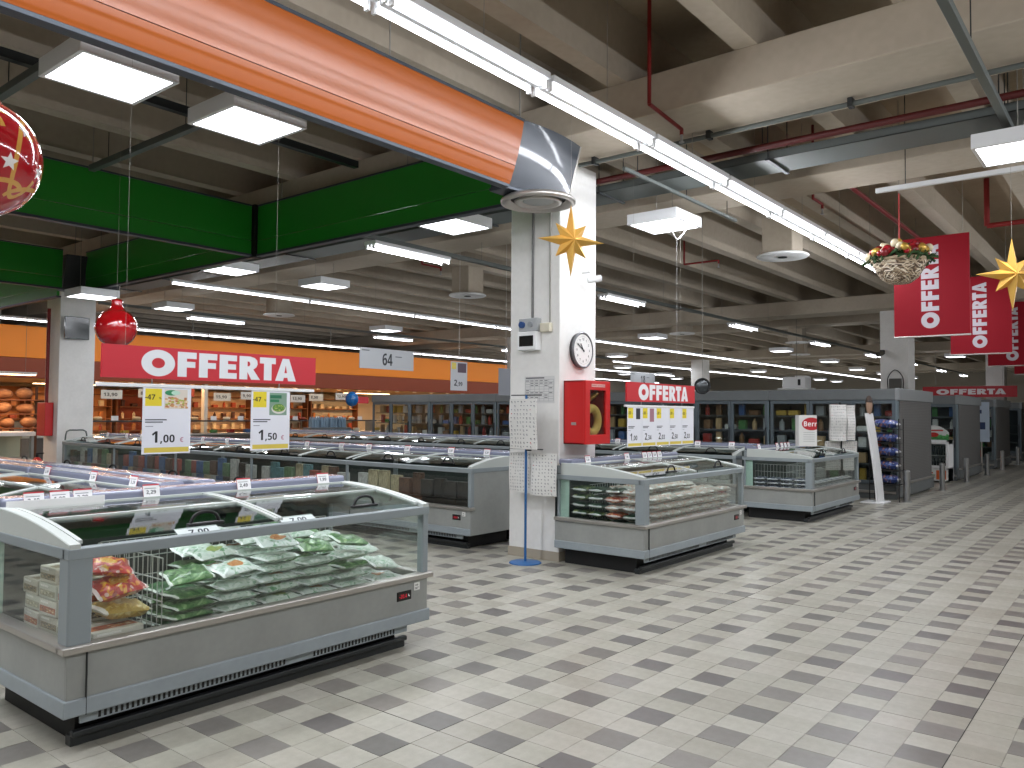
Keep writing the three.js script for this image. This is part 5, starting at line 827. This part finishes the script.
  part(b, 'base', rbx(0, 5.55, 0, 0.5, -0.8, 0, 0.02), M.freezer); part(b, 'front_glass', bx(0, 5.55, 0.5, 0.98, -0.02, -0.012), M.glass); part(b, 'inner_back', bx(0, 5.55, 0.5, 0.98, -0.8, -0.74), std(0xaab09a, 0.6)); part(b, 'top', rbx(-0.02, 5.58, 0.98, 1.07, -0.82, 0.03, 0.015), M.whiteGloss); part(b, 'end_post', rbx(5.5, 5.56, 0.5, 0.98, -0.1, 0, 0.008), M.frame); part(b, 'mid_post', rbx(4.4, 4.44, 0.5, 0.98, -0.05, 0, 0.006), M.frame);
  const sb = thing('bread_shelf', 'sloping wooden shelf stacked with round brown loaves', 'shelf', [2.55, 0, -20.35]);
  for (let k = 0; k < 3; k++) part(sb, 'shelf_board', rbx(0, 5.3, 1.1 + k * 0.33, 1.13 + k * 0.33, -0.5 - k * 0.12, 0.1 - k * 0.12, 0.006), std(0x7a4626, 0.7));
  for (const x of [0, 2.6, 5.26]) part(sb, 'upright', rbx(x, x + 0.05, 0, 2.1, -0.75, -0.7, 0.006), std(0x5c3820, 0.7)); for (const x of [0.02, 5.24]) for (let k = 0; k < 3; k++) part(sb, 'bracket', bx(x, x + 0.03, 1.06 + k * 0.33, 1.1 + k * 0.33, -0.74, 0), std(0x5c3820, 0.7));
  const loafTex = noiseTex(64, [110, 62, 34], [206, 150, 104], 5, 30, true), loafM = [std(0xffffff, 0.8, 0, { map: loafTex }), std(0xe8c8a8, 0.8, 0, { map: loafTex })], loafG = [new THREE.SphereGeometry(0.19, 20, 14).scale(1, 0.72, 0.9), new THREE.SphereGeometry(0.17, 20, 14).scale(1.15, 0.68, 0.8)];
  for (let k = 0; k < 3; k++) for (let i = 0; i < 11; i++) { const gi = (i + k) % 2; single('bread_loaf', 'round brown loaf on the ' + ['lower', 'middle', 'upper'][k] + ' bread shelf beside the far pillar', 'bread', loafG[gi], pick(loafM), [2.85 + i * 0.46 + rr(-0.03, 0.03), 1.13 + k * 0.33 + [0.139, 0.119][gi], -20.5 - k * 0.12], rr(0, 3), 'loaves on the ' + ['lower', 'middle', 'upper'][k] + ' bread shelf'); }
  const hr = thing('trolley_handle', 'grey tubular handle standing by the far pillar', 'handle', [6.96, 0, -17.2]); part(hr, 'loop', new B().tube([[0, 0, 0], [0, 1.06, 0], [0.03, 1.13, 0], [0.2, 1.14, 0], [0.37, 1.13, 0], [0.4, 1.06, 0], [0.4, 0, 0]], 0.016, 8, 40).done(), M.galv);
  // water packs and balloon at the end of the tall fridges
  const wp = new B(); for (let i = 0; i < 3; i++) for (let j = 0; j < 2; j++) { wp.cyl(-0.1 + i * 0.1, 0, 0.24, -0.05 + j * 0.1, 0.046, 10).cyl(-0.1 + i * 0.1, 0.24, 0.3, -0.05 + j * 0.1, 0.046, 10, 0.016).cyl(-0.1 + i * 0.1, 0.3, 0.32, -0.05 + j * 0.1, 0.017, 8); }
  const wg = wp.done(), film = phys(0x9ab4c8, { roughness: 0.25, transmission: 0.3, thickness: 0 });
  const pal = thing('display_stand', 'grey stepped stand carrying water packs by the tall fridges', 'stand', [15.4, 0, -19.4]); part(pal, 'plinth', rbx(-0.75, 0.75, 0, 0.7, -0.4, 0.4, 0.01), M.tallGrey); part(pal, 'step', rbx(-0.75, 0.75, 0.7, 1.08, -0.4, 0.0, 0.01), M.tallGrey);
  for (let i = 0; i < 4; i++) for (const [y, z, l] of [[0.7, 0.2, 'lower'], [1.08, -0.2, 'upper']]) single('water_pack', 'pack of bluish water bottles on the ' + l + ' step of the grey stand', 'water bottles', wg, film, [15.4 - 0.5 + i * 0.34, y + 0.003, -19.4 + z], 0, 'water packs on the ' + l + ' step');
  const ba = thing('blue_balloon', 'blue balloon above the water packs', 'balloon', [16.0, 1.95, -19.2]); part(ba, 'balloon_body', new THREE.SphereGeometry(0.2, 20, 14).scale(1, 1.15, 1), phys(0x1c6ab0, { roughness: 0.2, clearcoat: 0.5 })); part(ba, 'knot', new THREE.ConeGeometry(0.02, 0.04, 8).translate(0, -0.24, 0), std(0x1c6ab0, 0.4)); part(ba, 'string', new B().rod([0, -0.24, 0], [-0.2, -0.55, -0.3], 0.002, 4).done(), M.white);
  // goods at the picture edge far along the aisle
  const g1 = thing('clothes_stand', 'distant stand of turquoise garments beyond the bollards', 'stand', [33.5, 0, -2.95]); part(g1, 'frame', new B().rod([0, 0, -0.5], [0, 1.6, -0.5], 0.025).rod([0, 0, 0.5], [0, 1.6, 0.5], 0.025).rod([0, 1.6, -0.5], [0, 1.6, 0.5], 0.02).done(), M.alu); for (let i = 0; i < 5; i++) part(g1, 'garment', rbx(-0.2, 0.2, 0.5, 1.55, -0.45 + i * 0.19, -0.32 + i * 0.19, 0.05), std([0x3f7f9a, 0x2f6a86, 0x5a93a8][i % 3], 0.8));
  const g2 = thing('cardboard_bin', 'brown cardboard bin at the picture edge beyond the bollards', 'bin', [31.6, 0, -2.35]); part(g2, 'bin_wall', new B().rbox(-0.5, 0.5, 0, 0.95, -0.45, -0.4, 0.01).rbox(-0.5, 0.5, 0, 0.95, 0.4, 0.45, 0.01).rbox(-0.5, -0.45, 0, 0.95, -0.42, 0.42, 0.01).rbox(0.45, 0.5, 0, 0.95, -0.42, 0.42, 0.01).box(-0.48, 0.48, 0, 0.8, -0.43, 0.43).done(), std(0x5a3c28, 0.8)); for (let i = 0; i < 4; i++) single('bin_product', 'pale packet heaped in the brown cardboard bin', 'product', chilledG[2], std(0xb9b0a4, 0.6), [31.35 + (i % 2) * 0.4, 0.86, -2.5 + Math.floor(i / 2) * 0.3], 0.4 * i, 'packets in the cardboard bin');
}
renderer.render(scene, camera);
